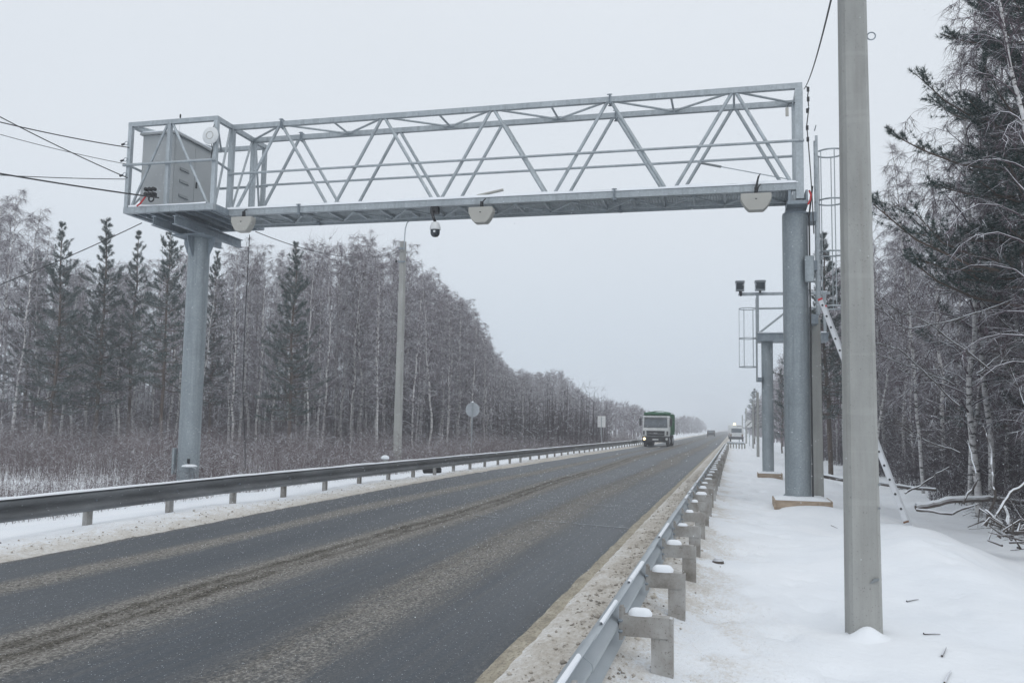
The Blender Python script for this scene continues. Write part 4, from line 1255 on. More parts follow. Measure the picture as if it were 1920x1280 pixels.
# ------------------------------------------------------------------ truck
TX, TY = -7.05, 83.0
tz = float(prof(TY)) + .03
tk = empty('dump_truck', (TX, TY, tz), 'white cab dump truck with a green body coming towards the viewer', 'truck')
def tp(name, mat, fn, smooth=False, bevel=0, parent=None):
    m = MB(); fn(m); return m.build(name, MAT[mat], parent or tk, smooth, bevel)
def b_(x0, x1, y0, y1, z0, z1): return (TX + x0, TY + y0, tz + z0), (TX + x1, TY + y1, tz + z1)
# cab: raked front outline extruded across
cabp = [(0.0, .95), (-.02, 1.55), (.06, 1.75), (.20, 2.72), (.34, 2.86), (1.75, 2.88), (1.85, 2.7), (1.85, .95)]
tp('cab', 'truck_white', lambda m: m.prism([(TY + a, tz + b) for a, b in cabp], 'x', TX - 1.22, TX + 1.22), False, .05)
wsp = [(.045, 1.78), (.185, 2.62)]
tp('windscreen', 'windscreen', lambda m: m.add([(TX - 1.1, TY + .035, tz + 1.76), (TX + 1.1, TY + .035, tz + 1.76), (TX + 1.06, TY + .175, tz + 2.64), (TX - 1.06, TY + .175, tz + 2.64), (TX - 1.1, TY + .055, tz + 1.76), (TX + 1.1, TY + .055, tz + 1.76), (TX + 1.06, TY + .195, tz + 2.64), (TX - 1.06, TY + .195, tz + 2.64)], [(0, 1, 2, 3), (7, 6, 5, 4), (0, 4, 5, 1), (3, 2, 6, 7), (0, 3, 7, 4), (1, 5, 6, 2)]))
tp('wiper', 'truck_dark', lambda m: (m.beam((TX - .7, TY + .02, tz + 1.74), (TX - .05, TY + .05, tz + 2.0), .03, .03), m.beam((TX + .1, TY + .02, tz + 1.74), (TX + .7, TY + .05, tz + 2.0), .03, .03)))
tp('sun_visor', 'truck_white', lambda m: m.box(*b_(-1.1, 1.1, -.02, .22, 2.70, 2.86)), False, .03)
gr_ = tp('grille', 'truck_dark', lambda m: m.prism([(TX - .86, tz + 1.47), (TX + .86, tz + 1.47), (TX + .80, tz + 1.02), (TX - .80, tz + 1.02)], 'y', TY - .06, TY - .022), False, .01)
for i in range(4):
    tp('slat', 'bare_steel' if i == 1 else 'truck_dark', lambda m: m.box(*b_(-.78, .78, -.085, -.062, 1.09 + i * .10, 1.12 + i * .10)), parent=gr_)
em = tp('emblem', 'bare_steel', lambda m: m.prism([(TX - .20, tz + 1.18), (TX - .12, tz + 1.33), (TX - .04, tz + 1.24), (TX, tz + 1.33), (TX + .04, tz + 1.24), (TX + .12, tz + 1.33), (TX + .20, tz + 1.18)], 'y', TY - .10, TY - .088), parent=gr_)
for s in (-1, 1):
    tp('corner_vent', 'truck_dark', lambda m: m.box(*b_(s * 1.08 - .07, s * 1.08 + .07, -.045, -.022, 1.1, 1.45)), False, .01)
    mi = tp('mirror', 'truck_dark', lambda m: m.box(*b_(s * 1.42 - .11, s * 1.42 + .11, .02, .16, 1.95, 2.62)), False, .03)
    tp('arm', 'truck_dark', lambda m: m.tube([(TX + s * 1.40, TY + .1, tz + 2.62), (TX + s * 1.2, TY + .25, tz + 2.7)], .02, 6), parent=mi)
    tp('headlight', 'lit_lamp' if s < 0 else 'white_plastic', lambda m: m.lathe([(.12, 0), (.11, -.03), (.03, -.04)], (TX + s * 1.03, TY - .15, tz + .72), 14, 'y'), True)
    dr = tp('door', 'truck_white', lambda m: m.box(*b_(s * 1.232 - .012, s * 1.232 + .012, .45, 1.6, 1.2, 2.7)), False, .01)
    tp('side_window', 'windscreen', lambda m: m.box(*b_(s * 1.25 - .006, s * 1.25 + .006, .55, 1.5, 1.85, 2.6)), parent=dr)
tp('bumper', 'truck_dark', lambda m: m.prism([(TY - .14, tz + .42), (TY - .14, tz + .92), (TY + .0, tz + .945), (TY + .5, tz + .945), (TY + .5, tz + .42)], 'x', TX - 1.24, TX + 1.24), False, .03)
tp('number_plate', 'white_plastic', lambda m: m.box(*b_(-.28, .28, -.165, -.145, .60, .73)))
tp('step', 'truck_dark', lambda m: m.box(*b_(-1.2, 1.2, .5, 1.8, .55, .93)))
tp('chassis', 'truck_dark', lambda m: m.box(*b_(-.45, .45, .6, 7.2, .72, .94)))
# wheels
def wheel(cx, cy, w):
    wh = tp('wheel', 'rubber', lambda m: m.lathe([(.30, -w / 2), (.46, -w / 2), (.52, -w / 2 + .05), (.52, w / 2 - .05), (.46, w / 2), (.30, w / 2)], (TX + cx, TY + cy, tz + .51), 24, 'x'), True)
    s = 1 if cx > 0 else -1
    tp('rim', 'sign_back', lambda m: m.lathe([(.30, 0), (.28, s * .03), (.12, s * .05), (.10, s * .09)], (TX + cx + s * w / 2, TY + cy, tz + .51), 20, 'x'), True, parent=wh)
for s in (-1, 1):
    wheel(s * 1.05, 1.15, .31)
    for cy in (5.0, 6.35): wheel(s * .95, cy, .56)
    tp('mudguard', 'truck_dark', lambda m: m.tube([(TX + s * 1.05, TY + 1.15 - .62 * math.cos(a), tz + .51 + .62 * math.sin(a)) for a in np.linspace(.2, 2.9, 12)], .06, 6))
# tipper body
bp = [(2.05, 1.05), (2.0, 2.9), (1.75, 3.10), (1.80, 3.22), (2.2, 3.12), (7.3, 3.10), (7.5, 1.05)]
body = tp('tipper_body', 'truck_green', lambda m: m.prism([(TY + a, tz + b) for a, b in bp], 'x', TX - 1.25, TX + 1.25), False, .03)
for i in range(6):
    for s in (-1, 1):
        tp('side_rib', 'truck_green', lambda m: m.box(*b_(s * 1.29 - .035, s * 1.29 + .035, 2.4 + i * .9, 2.5 + i * .9, 1.1, 3.05)), parent=body)
def tarp(m):
    vs = []; fs = []; nx_, ny_ = 11, 9
    for i in range(ny_):
        for j in range(nx_):
            u = j / (nx_ - 1) * 2 - 1; yv = 1.85 + i * .65
            vs.append((TX + u * 1.27, TY + yv, tz + 3.14 + (1 - u * u) * .20 + .05 * random.random() - (.08 if i == 0 else 0)))
    for i in range(ny_ - 1):
        for j in range(nx_ - 1): fs.append((i * nx_ + j, i * nx_ + j + 1, (i + 1) * nx_ + j + 1, (i + 1) * nx_ + j))
    m.add(vs, fs)
tp('tarpaulin', 'truck_green', tarp, False)

# ------------------------------------------------------------------ far vehicles
def van(name, x, yv, label, paint, cat, w=2.0, h=2.3, lights=False, facing=-1, grp=None):
    z = float(prof(yv)) + .02
    v = empty(name, (x, yv, z), label, cat, grp)
    def vp(nm, mat, fn, smooth=False, bevel=0):
        m = MB(); fn(m); return m.build(nm, MAT[mat], v, smooth, bevel)
    L_ = 4.8
    if h > 1.8: pf = [(0, .45), (0, h * .62), (.10, h * .95), (.25, h), (L_ - 1.2, h), (L_ - .9, h * .92), (L_ - .35, h * .55), (L_, h * .48), (L_, .45)]
    else: pf = [(0, .35), (0, .85), (.5, .92), (1.1, h), (2.9, h), (3.7, .92), (4.4, .80), (4.4, .35)]
    vp('body', paint, lambda m: m.prism([(yv + a, z + b) for a, b in pf], 'x', x - w / 2, x + w / 2), False, .05)
    if h > 1.8:
        vp('rear_window', 'windscreen', lambda m: m.box((x - w * .36, yv - .012, z + h * .60), (x + w * .36, yv + .02, z + h * .86)))
        vp('bumper', 'truck_dark', lambda m: m.box((x - w / 2, yv - .10, z + .35), (x + w / 2, yv - .01, z + .72)), False, .02)
    else:
        vp('windscreen', 'windscreen', lambda m: m.add([(x - w * .42, yv + .48, z + .93), (x + w * .42, yv + .48, z + .93), (x + w * .36, yv + 1.06, z + h - .03), (x - w * .36, yv + 1.06, z + h - .03)], [(0, 1, 2, 3)]))
        vp('bumper', 'truck_dark', lambda m: m.box((x - w / 2, yv - .06, z + .3), (x + w / 2, yv - .005, z + .55)), False, .02)
    for s in (-1, 1):
        vp('headlight' if lights else 'tail_lamp', 'lit_lamp' if lights else 'rust', lambda m: m.box((x + s * w * .40 - .10, yv - .03, z + .74), (x + s * w * .40 + .10, yv - .005, z + .92 if lights else z + 1.1)))
        for cy in (.85, 3.6):
            vp('wheel', 'rubber', lambda m: m.lathe([(.2, -.1), (.33, -.1), (.33, .1), (.2, .1)], (x + s * (w / 2 - .12), yv + cy, z + .33), 16, 'x'), True)
    return v, vp, z
van('parked_van', .45, 132, 'pale van seen from behind, parked on the right verge far ahead', 'truck_white', 'van', 2.0, 2.2)
v, vp_, z_ = van('service_truck', .2, 165, 'far vehicle with a bright lit beacon beyond the parked van', 'truck_white', 'van', 2.2, 2.6)
vp_('beacon', 'lit_lamp', lambda m: m.lathe([(.20, 0), (.22, .10), (.16, .26), (.04, .30)], (.2, 165.3, z_ + 2.61), 14), True)
van('distant_car', -5.2, 215, 'small dark car far away in the left lane', 'truck_dark', 'car', 1.8, 1.45, False)

# far right verge: sign and poles
c = from_px((1405, 794), 110.0)
sg = empty('road_sign', (c[0], 110, gz1(c[0], 110)), 'round white sign with a dark diagonal bar on the far right verge', 'road sign')
m = MB(); m.lathe([(.44, -.01), (.45, 0), (.44, .01)], (c[0], 110, c[2]), 28, 'y'); m.build('plate', MAT['sign_white'], sg, smooth=True)
m = MB(); m.beam((c[0] - .27, 109.98, c[2] - .27), (c[0] + .27, 109.98, c[2] + .27), .01, .09, (0, 0, 1)); m.build('diagonal_bar', MAT['truck_dark'], sg)
m = MB(); m.tube([(c[0], 110.05, gz1(c[0], 110) - .2), (c[0], 110.05, c[2] + .4)], .04, 8); m.build('post', G, sg)
for i, (pxx, Yp, hh, w) in enumerate(((1421, 62, 735, .2), (1412, 92, 752, .2), (1399, 120, 765, .22), (1392, 160, 778, .24))):
    c = from_px((pxx, 800), Yp); hh = from_px((pxx, hh), Yp)[2] - gz1(c[0], Yp)
    trap_pole('verge_pole', c[0], Yp, gz1(c[0], Yp), hh + gz1(c[0], Yp), w, w * .8, w, w * .8, ['thin pole on the right verge just left of the smaller mast', 'second thin pole along the far right verge', 'third thin pole along the far right verge', 'farthest thin pole along the right verge'][i])
c = from_px((1386, 802), 135)
tl = empty('signal_box', (c[0], 135, gz1(c[0], 135)), 'dark boxed signal head on a thin post far along the right verge', 'signal')
m = MB(); m.box((c[0] - .35, 134.9, c[2] - .3), (c[0] + .35, 135.1, c[2] + .3)); m.build('box', MAT['truck_dark'], tl, bevel=.03)
m = MB(); m.tube([(c[0], 135, gz1(c[0], 135) - .2), (c[0], 135, c[2] - .3)], .06, 8); m.build('post', G, tl)

# tyre behind the left rail, snow lump beside it
ty = set_props(MB().lathe([(.18, -.10), (.30, -.11), (.34, -.06), (.34, .06), (.30, .11), (.18, .10)], (-10.55, 30.2, gz1(-10.55, 30.2) + .10), 24).build('old_tyre', MAT['rubber'], None, smooth=True), 'black tyre lying in the snow behind the left guardrail', 'tyre')
c = from_px((722, 858), 31.0)
ls = empty('snowy_marker', (c[0], 31, gz1(c[0], 31)), 'snow capped marker post showing above the left guardrail near the lamp pole', 'marker')
m = MB(); m.tube([(c[0], 31, gz1(c[0], 31) - .1), (c[0], 31, c[2])], .07, 10); m.build('post', MAT['concrete'], ls)
m = MB(); m.lathe([(.14, -.04), (.16, 0), (.13, .06), (.05, .10)], (c[0], 31, c[2]), 14); m.build('snow_cap', MAT['snow'], ls, smooth=True)

# ------------------------------------------------------------------ vegetation
class Tris:
    def __init__(s): s.v = []; s.t = []; s.n = 0
    def add(s, v, t):
        s.v.append(np.asarray(v, np.float32)); s.t.append(np.asarray(t, np.int64) + s.n); s.n += len(v)
    def ribbons(s, p0, p1, w0, w1=0.0):
        """thin tapered blades p0->p1 (arrays)"""
        p0 = np.asarray(p0); p1 = np.asarray(p1); n = len(p0)
        d = p1 - p0
        r_ = rng.normal(size=(n, 3)); sd = np.cross(d, r_); sd /= np.linalg.norm(sd, axis=1, keepdims=True) + 1e-9
        w0 = np.broadcast_to(np.asarray(w0, float), (n,))[:, None]
        v = np.concatenate([p0 - sd * w0 / 2, p0 + sd * w0 / 2, p1], 0)
        i = np.arange(n)
        s.add(v, np.stack([i, i + n, i + 2 * n], 1))
    def tubes(s, P, rad, k=3):
        """P: (n,m,3) paths, rad: (n,m)"""
        n, m_, _ = P.shape
        T = np.gradient(P, axis=1); T /= np.linalg.norm(T, axis=2, keepdims=True) + 1e-9
        ref = np.where(np.abs(T[:, :1, 2:3]) > .8, np.array([1., 0, 0]), np.array([0, 0, 1.]))
        ref = np.broadcast_to(ref, P.shape)
        U = np.cross(T, ref); U /= np.linalg.norm(U, axis=2, keepdims=True) + 1e-9
        W = np.cross(T, U)
        rings = []
        for j in range(k):
            a = 2 * math.pi * j / k
            rings.append(P + (U * math.cos(a) + W * math.sin(a)) * rad[..., None])
        V = np.stack(rings, 2)                    # n,m,k,3
        idx = np.arange(n * m_ * k).reshape(n, m_, k)
        a = idx[:, :-1, :]; b = np.roll(idx, -1, 2)[:, :-1, :]; c = np.roll(idx, -1, 2)[:, 1:, :]; d = idx[:, 1:, :]
        t = np.concatenate([np.stack([a, b, c], -1).reshape(-1, 3), np.stack([a, c, d], -1).reshape(-1, 3)])
        s.add(V.reshape(-1, 3), t)
    def mesh(s, name, mat, smooth=False):
        return np_mesh(name, np.concatenate(s.v), np.concatenate(s.t), mat, smooth)

def unit(v): return v / (np.linalg.norm(v, axis=-1, keepdims=True) + 1e-9)

def at_path(P, idx, s):
    """point + tangent on path P[idx] at parameter s in 0..1"""
    m_ = P.shape[1]
    f = np.clip(s, 0, .999) * (m_ - 1); i = f.astype(int); u = (f - i)[:, None]
    a = P[idx, i]; b = P[idx, i + 1]
    return a * (1 - u) + b * u, unit(b - a)

def birch(seed, H=14.0, nb=46, n2=12, n3=9, start=.28, spread=1.0, droop=1.0, rb=.066):
    g = np.random.default_rng(seed)
    nz = 14
    tt = np.linspace(0, 1, nz)
    wob = np.cumsum(g.normal(0, .055, (nz, 2)), 0); wob[0] = 0
    lean = g.normal(0, .25, 2)
    TP = np.stack([wob[:, 0] + lean[0] * tt ** 1.5, wob[:, 1] + lean[1] * tt ** 1.5, tt * H], 1)
    TR = rb * (1 - tt) ** .85 + .008
    tr_ = Tris(); tr_.tubes(TP[None], TR[None], 8)
    cr_ = Tris()
    # main branches
    t = start + (1 - start) * (np.arange(nb) + g.random(nb)) / nb * .97
    base, _ = at_path(TP[None], np.zeros(nb, int), t)
    az = np.arange(nb) * 2.39996 + g.normal(0, .5, nb)
    q = (t - start) / (1 - start)
    Lb = spread * (0.45 + 2.2 * np.minimum(1, q * 2 + .25) * (1 - q) ** .75) * g.uniform(.7, 1.2, nb)
    el = np.radians(g.uniform(32, 62, nb) + 16 * q)
    dir0 = np.stack([np.cos(az) * np.cos(el), np.sin(az) * np.cos(el), np.sin(el)], 1)
    m_ = 6
    P = np.zeros((nb, m_, 3)); P[:, 0] = base
    d = dir0.copy()
    for k in range(1, m_):
        d = unit(d + g.normal(0, .12, (nb, 3)) + np.array([0, 0, -.10 * droop * k]))
        P[:, k] = P[:, k - 1] + d * (Lb / (m_ - 1))[:, None]
    rad = (TR[np.clip((t * nz).astype(int), 0, nz - 1)] * .40 + .005)[:, None] * np.linspace(1, .22, m_)[None]
    cr_.tubes(P, rad, 4)
    # dead lower branches
    nd = 9
    td = g.uniform(.06, start + .05, nd); bd, _ = at_path(TP[None], np.zeros(nd, int), td)
    azd = g.uniform(0, 6.28, nd); ed = np.radians(g.uniform(-5, 45, nd))
    pd = bd + np.stack([np.cos(azd) * np.cos(ed), np.sin(azd) * np.cos(ed), np.sin(ed)], 1) * g.uniform(.4, 1.3, nd)[:, None]
    cr_.ribbons(bd, pd, .02)
    # second order
    i2 = np.repeat(np.arange(nb), n2); s2 = g.uniform(.15, 1.0, nb * n2)
    b2, t2 = at_path(P, i2, s2)
    L2 = Lb[i2] * g.uniform(.18, .42, len(i2)) * (1.15 - .6 * s2)
    d2 = unit(t2 * .8 + g.normal(0, .55, (len(i2), 3)))
    m2 = 4
    P2 = np.zeros((len(i2), m2, 3)); P2[:, 0] = b2; dd = d2
    for k in range(1, m2):
        dd = unit(dd + g.normal(0, .1, dd.shape) + np.array([0, 0, -.22 * droop]))
        P2[:, k] = P2[:, k - 1] + dd * (L2 / (m2 - 1))[:, None]
    cr_.tubes(P2, np.full((len(i2), 1), .0075) * np.linspace(1, .45, m2)[None], 3)
    # fine hanging twigs
    i3 = np.repeat(np.arange(len(i2)), n3); s3 = g.uniform(.1, 1, len(i3))
    b3, t3 = at_path(P2, i3, s3)
    d3 = unit(t3 * .6 + g.normal(0, .5, (len(i3), 3)) + np.array([0, 0, -.42 * droop]))
    cr_.ribbons(b3, b3 + d3 * g.uniform(.16, .5, len(i3))[:, None], .0085)
    return tr_, cr_

def pine(seed, H=13.0, start=.3, width=1.9, nwh=27, per=6, n2=16, tufts=4, needles=15, rb=.10, nl=.13, nw=.0105, shape='cone'):
    g = np.random.default_rng(seed)
    nz = 14; tt = np.linspace(0, 1, nz)
    wob = np.cumsum(g.normal(0, .04, (nz, 2)), 0); wob[0] = 0
    TP = np.stack([wob[:, 0], wob[:, 1], tt * H], 1)
    TR = rb * (1 - tt) ** .8 + .012
    tr_ = Tris(); tr_.tubes(TP[None], TR[None], 8)
    br = Tris(); nd_ = Tris()
    nb = nwh * per
    q = np.repeat((np.arange(nwh) + .3) / nwh, per) + g.normal(0, .022, nb)
    q = np.clip(q, 0, .985)
    t = start + (1 - start) * q
    base, _ = at_path(TP[None], np.zeros(nb, int), t)
    az = np.tile(np.arange(per) * 2 * math.pi / per, nwh) + np.repeat(np.arange(nwh) * .9, per) + g.normal(0, .25, nb)
    if shape == 'cone': env = (1 - q) ** .95 * (.60 + .40 * np.minimum(1, q * 5 + .2)) + .045
    else: env = np.sqrt(np.clip(1 - (q * 1.05 - .22) ** 2 * 1.35, .04, 1)) * (1 - q) ** .35
    Lb = width * env * g.uniform(.35, 1.25, nb) * (.75 + .5 * np.repeat(g.random(nwh), per))
    el = np.radians((-2 if shape == 'cone' else -4) + 48 * q ** 1.6 + g.normal(0, 11, nb))
    d = np.stack([np.cos(az) * np.cos(el), np.sin(az) * np.cos(el), np.sin(el)], 1)
    m_ = 5; P = np.zeros((nb, m_, 3)); P[:, 0] = base
    for k in range(1, m_):
        d = unit(d + g.normal(0, .10, d.shape) + np.array([0, 0, .085 * k - .06]))
        P[:, k] = P[:, k - 1] + d * (Lb / (m_ - 1))[:, None]
    br.tubes(P, (TR[np.clip((t * nz).astype(int), 0, nz - 1)] * .26 + .006)[:, None] * np.linspace(1, .3, m_)[None], 4)
    i2 = np.repeat(np.arange(nb), n2); i2 = i2[g.random(len(i2)) < np.clip(Lb[i2] / 1.3, .22, 1)]
    s2 = g.uniform(.16, 1.0, len(i2)) ** .8
    b2, t2 = at_path(P, i2, s2)
    side = np.cross(t2, np.array([0, 0, 1.0])) * np.where(g.random(len(i2)) < .5, -1, 1)[:, None]
    d2 = unit(t2 * .75 + side * g.uniform(.2, .9, len(i2))[:, None] + g.normal(0, .18, t2.shape) + np.array([0, 0, .22]))
    L2 = (.16 + Lb[i2] * .24 * (1.2 - s2)) * g.uniform(.7, 1.2, len(i2))
    e2 = b2 + d2 * L2[:, None]
    br.ribbons(b2, e2, .018)
    # needle tufts
    i3 = np.repeat(np.arange(len(i2)), tufts); s3 = np.tile(np.linspace(.35, 1.0, tufts), len(i2)) + g.normal(0, .06, len(i3))
    c3 = b2[i3] + (e2 - b2)[i3] * s3[:, None]; a3 = d2[i3]
    i4 = np.repeat(np.arange(len(i3)), needles)
    nd = unit(a3[i4] * .7 + g.normal(0, .62, (len(i4), 3)))
    nd_.ribbons(c3[i4] - nd * .01, c3[i4] + nd * (nl * g.uniform(.7, 1.25, len(i4)))[:, None], nw)
    return tr_, br, nd_

BIRCH = []
for i, kw in enumerate((dict(start=.16, nb=58), dict(start=.26, spread=.85, nb=54), dict(start=.12, spread=1.15, nb=60), dict(start=.32, spread=.95, nb=50), dict(start=.20, spread=.75, rb=.055, nb=54), dict(start=.2, spread=1.3, droop=1.5, nb=56))):
    a, b = birch(100 + i, **kw)
    BIRCH.append((a.mesh('birch_trunk', MAT['birch_bark'], True), b.mesh('birch_crown', MAT['birch_twigs'])))
PINE = []
for i, kw in enumerate((dict(width=2.1, start=.24), dict(width=2.0, start=.20), dict(width=2.3, start=.30, nwh=20, shape='dome'), dict(width=1.9, start=.30, nwh=22), dict(width=2.4, start=.18, nwh=26))):
    a, b, c = pine(200 + i, **kw)
    PINE.append((a.mesh('pine_trunk', MAT['pine_bark'], True), b.mesh('pine_branches', MAT['pine_bark']), c.mesh('pine_needles', MAT['needles'])))
a, b, c = pine(321, H=16.0, start=.31, width=3.6, nwh=30, per=7, n2=30, tufts=5, needles=20, rb=.17, nl=.115, nw=.0105, shape='dome')
BIGPINE = (a.mesh('pine_trunk', MAT['pine_bark'], True), b.mesh('pine_branches', MAT['pine_bark']), c.mesh('pine_needles', MAT['needles']))

def place_tree(kind, meshes, x, yv, H, H0, rz, label, group, tilt=(0, 0), sxy=1.0):
    z = gz1(x, yv) - .12
    o = empty(kind + '_tree', (x, yv, z), label, 'tree', group)
    s = H / H0
    o.scale = (s * sxy, s * sxy, s)
    o.rotation_euler = (tilt[0], tilt[1], rz)
    names = ('trunk', 'crown') if len(meshes) == 2 else ('trunk', 'branches', 'crown')
    for nm, me in zip(names, meshes): add_obj(nm, me, o)
    return o

SKY_L = np.array([(-200, 330), (0, 335), (40, 395), (70, 445), (100, 470), (150, 480), (215, 480), (270, 470), (340, 455), (400, 465), (430, 445), (470, 440), (520, 465), (560, 440), (600, 428), (650, 422), (700, 430), (740, 432), (780, 475), (820, 512), (840, 540), (870, 548), (900, 600), (920, 645), (950, 678), (1000, 692), (1040, 684), (1070, 706), (1100, 735), (1150, 745), (1190, 752), (1210, 765), (1250, 776), (1300, 773), (1330, 786), (1345, 796)], float)
SKY_R = np.array([(1380, 795), (1400, 765), (1420, 742), (1450, 690), (1470, 640), (1530, 540), (1560, 490), (1600, 380), (1640, 262), (1700, 150), (1760, 30), (1800, -200), (2400, -900)], float)
def height_for(x, yv, ypx):
    # tree top height that reaches image row ypx
    z = 5.0
    for _ in range(12):
        pz = to_px(np.array([x, yv, z]))
        z += (pz[1] - ypx) * pz[2] / FPX
    return z - gz1(x, yv)

trees_l = 0
front = np.array([(-60, 34), (-44, 42), (-36, 46), (-28, 49), (-21.5, 52), (-20, 58), (-19.5, 70), (-19.5, 82), (-23, 92), (-25, 120), (-24, 160)], float)
seglen = np.linalg.norm(np.diff(front, axis=0), axis=1); cum = np.concatenate([[0], np.cumsum(seglen)])
cnt = 0
tries = 0
placed = []
while cnt < 235 and tries < 6000:
    tries += 1
    u = rng.random() * cum[-1]
    k = np.searchsorted(cum, u) - 1; k = max(0, min(k, len(seglen) - 1))
    p = front[k] + (front[k + 1] - front[k]) * (u - cum[k]) / seglen[k]
    tdir = (front[k + 1] - front[k]) / seglen[k]; nrm_ = np.array([-tdir[1], tdir[0]])
    dep = 13 * rng.random() ** 1.5
    x, yv = p + nrm_ * dep + rng.normal(0, .4, 2)
    pxx, pyy, dd = to_px(np.array([x, yv, 3.0]))
    if pxx < -120 or pxx > 1330: continue
    if any((x - a) ** 2 + (yv - b) ** 2 < .75 for a, b in placed): continue
    ys_ = np.interp(pxx, SKY_L[:, 0], SKY_L[:, 1])
    H = height_for(x, yv, ys_ + abs(rng.normal(0, 26)) * 54 / dd + 4)
    if H > 19: H = 19 * rng.uniform(.85, 1)
    if H < 5: continue
    placed.append((x, yv))
    i = int(rng.integers(0, 5))
    if pxx < 420: nmz, lab = 'l', 'slender frosted birch in the mixed stand left of the tall dark pine'
    elif pxx < 930: nmz, lab = 'm', 'slender frosted birch in the tall birch stand behind the lamp pole'
    else: nmz, lab = 'r', 'small frosted birch in the receding tree line left of the truck'
    place_tree('birch', BIRCH[i], x, yv, H, 14.0, rng.random() * 6.28, lab, {'l': 'birches in the left mixed stand', 'm': 'birches in the tall left stand', 'r': 'birches in the receding left tree line'}[nmz], (rng.normal(0, .035), rng.normal(0, .035)), rng.uniform(.9, 1.45) * (14 / H) ** .35)
    cnt += 1

# left pines, each by its bearing in the photograph
for pxx, top, dep, mi, sx, lab in ((98, 418, 50, 4, 1.0, 'dark pine with pointed top, first of the pines left of the gantry column'),
                                   (178, 408, 52, 1, 1.1, 'tallest pointed dark pine left of the gantry column'),
                                   (238, 432, 54, 3, .95, 'dark pine between the tallest pine and the broad one beside the gantry column'),
                                   (302, 434, 50, 2, 1.0, 'broad dark pine close left of the gantry column'),
                                   (392, 470, 56, 0, .9, 'dark pine half hidden behind the left gantry column'),
                                   (42, 470, 55, 2, 1.0, 'dark pine nearest the left picture edge'),
                                   (543, 452, 50, 4, 1.0, 'lone dark pine standing before the birches between gantry column and lamp pole')):
    d = ray(pxx, 800); d = d / (d @ np.array([R[0, 2], R[1, 2], R[2, 2]]))
    x, yv = d[0] * dep, d[1] * dep
    H = height_for(x, yv, top)
    place_tree('pine', PINE[mi], x, yv, H, 13.0, rng.random() * 6, lab, 'dark pines left of the road', (0, 0), sx)

# right side wood
cnt = 0; tries = 0; placed = []
while cnt < 92 and tries < 5000:
    tries += 1
    yv = 15 + 95 * rng.random() ** 1.6
    x = 6.2 + 0.004 * yv + 11 * rng.random() ** 1.4
    pxx, pyy, dd = to_px(np.array([x, yv, 3.0]))
    if pxx > 2150 or pxx < 1380: continue
    if any((x - a) ** 2 + (yv - b) ** 2 < .8 for a, b in placed): continue
    ys_ = np.interp(pxx, SKY_R[:, 0], SKY_R[:, 1])
    H = min(height_for(x, yv, ys_ + abs(rng.normal(0, 30))), 15 * rng.uniform(.75, 1.0))
    if H < 3.5: continue
    placed.append((x, yv))
    lab = 'frosted birch in the wood to the right of the near concrete pole' if pxx > 1620 else 'frosted birch in the wood behind the right gantry column'
    place_tree('birch', BIRCH[int(rng.integers(0, 6))], x, yv, H, 14.0, rng.random() * 6.28, lab, 'birches right of the near pole' if pxx > 1620 else 'birches behind the right column', (rng.normal(0, .05), rng.normal(0, .06)), rng.uniform(.9, 1.2) * (14 / H) ** .3)
    cnt += 1
place_tree('pine', BIGPINE, 6.9, 21.3, 16.0, 16.0, 1.1, 'large dark snow dusted pine towering at the right picture edge', 'pines right of the road')
place_tree('pine', PINE[4], 8.3, 27.5, 13.0, 13.0, .4, 'slimmer dark pine standing deeper behind the large right pine', 'pines right of the road', (0, 0), 1.25)
place_tree('pine', BIGPINE, 10.4, 23.5, 15.0, 16.0, 3.0, 'second dark pine behind the large pine at the right picture edge', 'pines right of the road', (0, 0), 1.3)
for pxx, top, Y_, mi, lab in ((1556, 432, 48, 0, 'dark pine showing between the right gantry column and the near pole'), (1466, 690, 95, 1, 'small dark pine behind the smaller mast'), (1415, 728, 125, 2, 'small dark pine on the far right verge')):
    P_ = from_px((pxx, 780), Y_)
    place_tree('pine', PINE[mi], P_[0], Y_, height_for(P_[0], Y_, top), 13.0, rng.random() * 6, lab, 'pines right of the road', (0, 0), 1.2)
# bent birches leaning out over the snow
for x, yv, H, tx, tyy, mi, lab in ((7.6, 20.0, 8.5, .05, -.20, 5, 'birch leaning left over the snow beside the large right pine'), (8.6, 22.5, 9.5, -.05, .16, 3, 'pale birch trunk leaning right near the right picture edge'), (6.1, 25.0, 12.2, 0, -.03, 5, 'weeping birch with drooping frosted twigs right of the near pole'), (7.4, 27.5, 9.0, 0, -.12, 2, 'thin birch leaning left behind the snowy log')):
    place_tree('birch', BIRCH[mi], x, yv, H, 14.0, rng.random() * 6, lab, 'leaning birches on the right', (tx, tyy), 1.4)

# distant woods: many trees that read as one mass
def low_tree(T, x, yv, H, g, w=1.4):
    z0 = gz1(x, yv); k_ = min(4.5, max(1.0, math.hypot(x, yv) / 75))
    T.ribbons(np.array([[x, yv, z0]]), np.array([[x, yv, z0 + H]]), .16 * k_ ** .5)
    n = 34
    t = g.uniform(.15, .97, n); az = g.uniform(0, 6.28, n); L_ = w * (1.15 - t) * g.uniform(.6, 1.3, n) + .3
    b = np.stack([np.full(n, x), np.full(n, yv), z0 + t * H], 1)
    e_ = b + np.stack([np.cos(az) * L_, np.sin(az) * L_, L_ * g.uniform(.5, 1.3, n)], 1)
    T.ribbons(b, e_, .04 * k_)
    m_ = 7
    i = np.repeat(np.arange(n), m_); s = g.uniform(.2, 1, len(i))[:, None]
    b2 = b[i] * (1 - s) + e_[i] * s
    T.ribbons(b2, b2 + g.normal(0, .42, (len(i), 3)) + np.array([0, 0, .1]), .028 * k_)
g = np.random.default_rng(5)
T = Tris(); k = 0
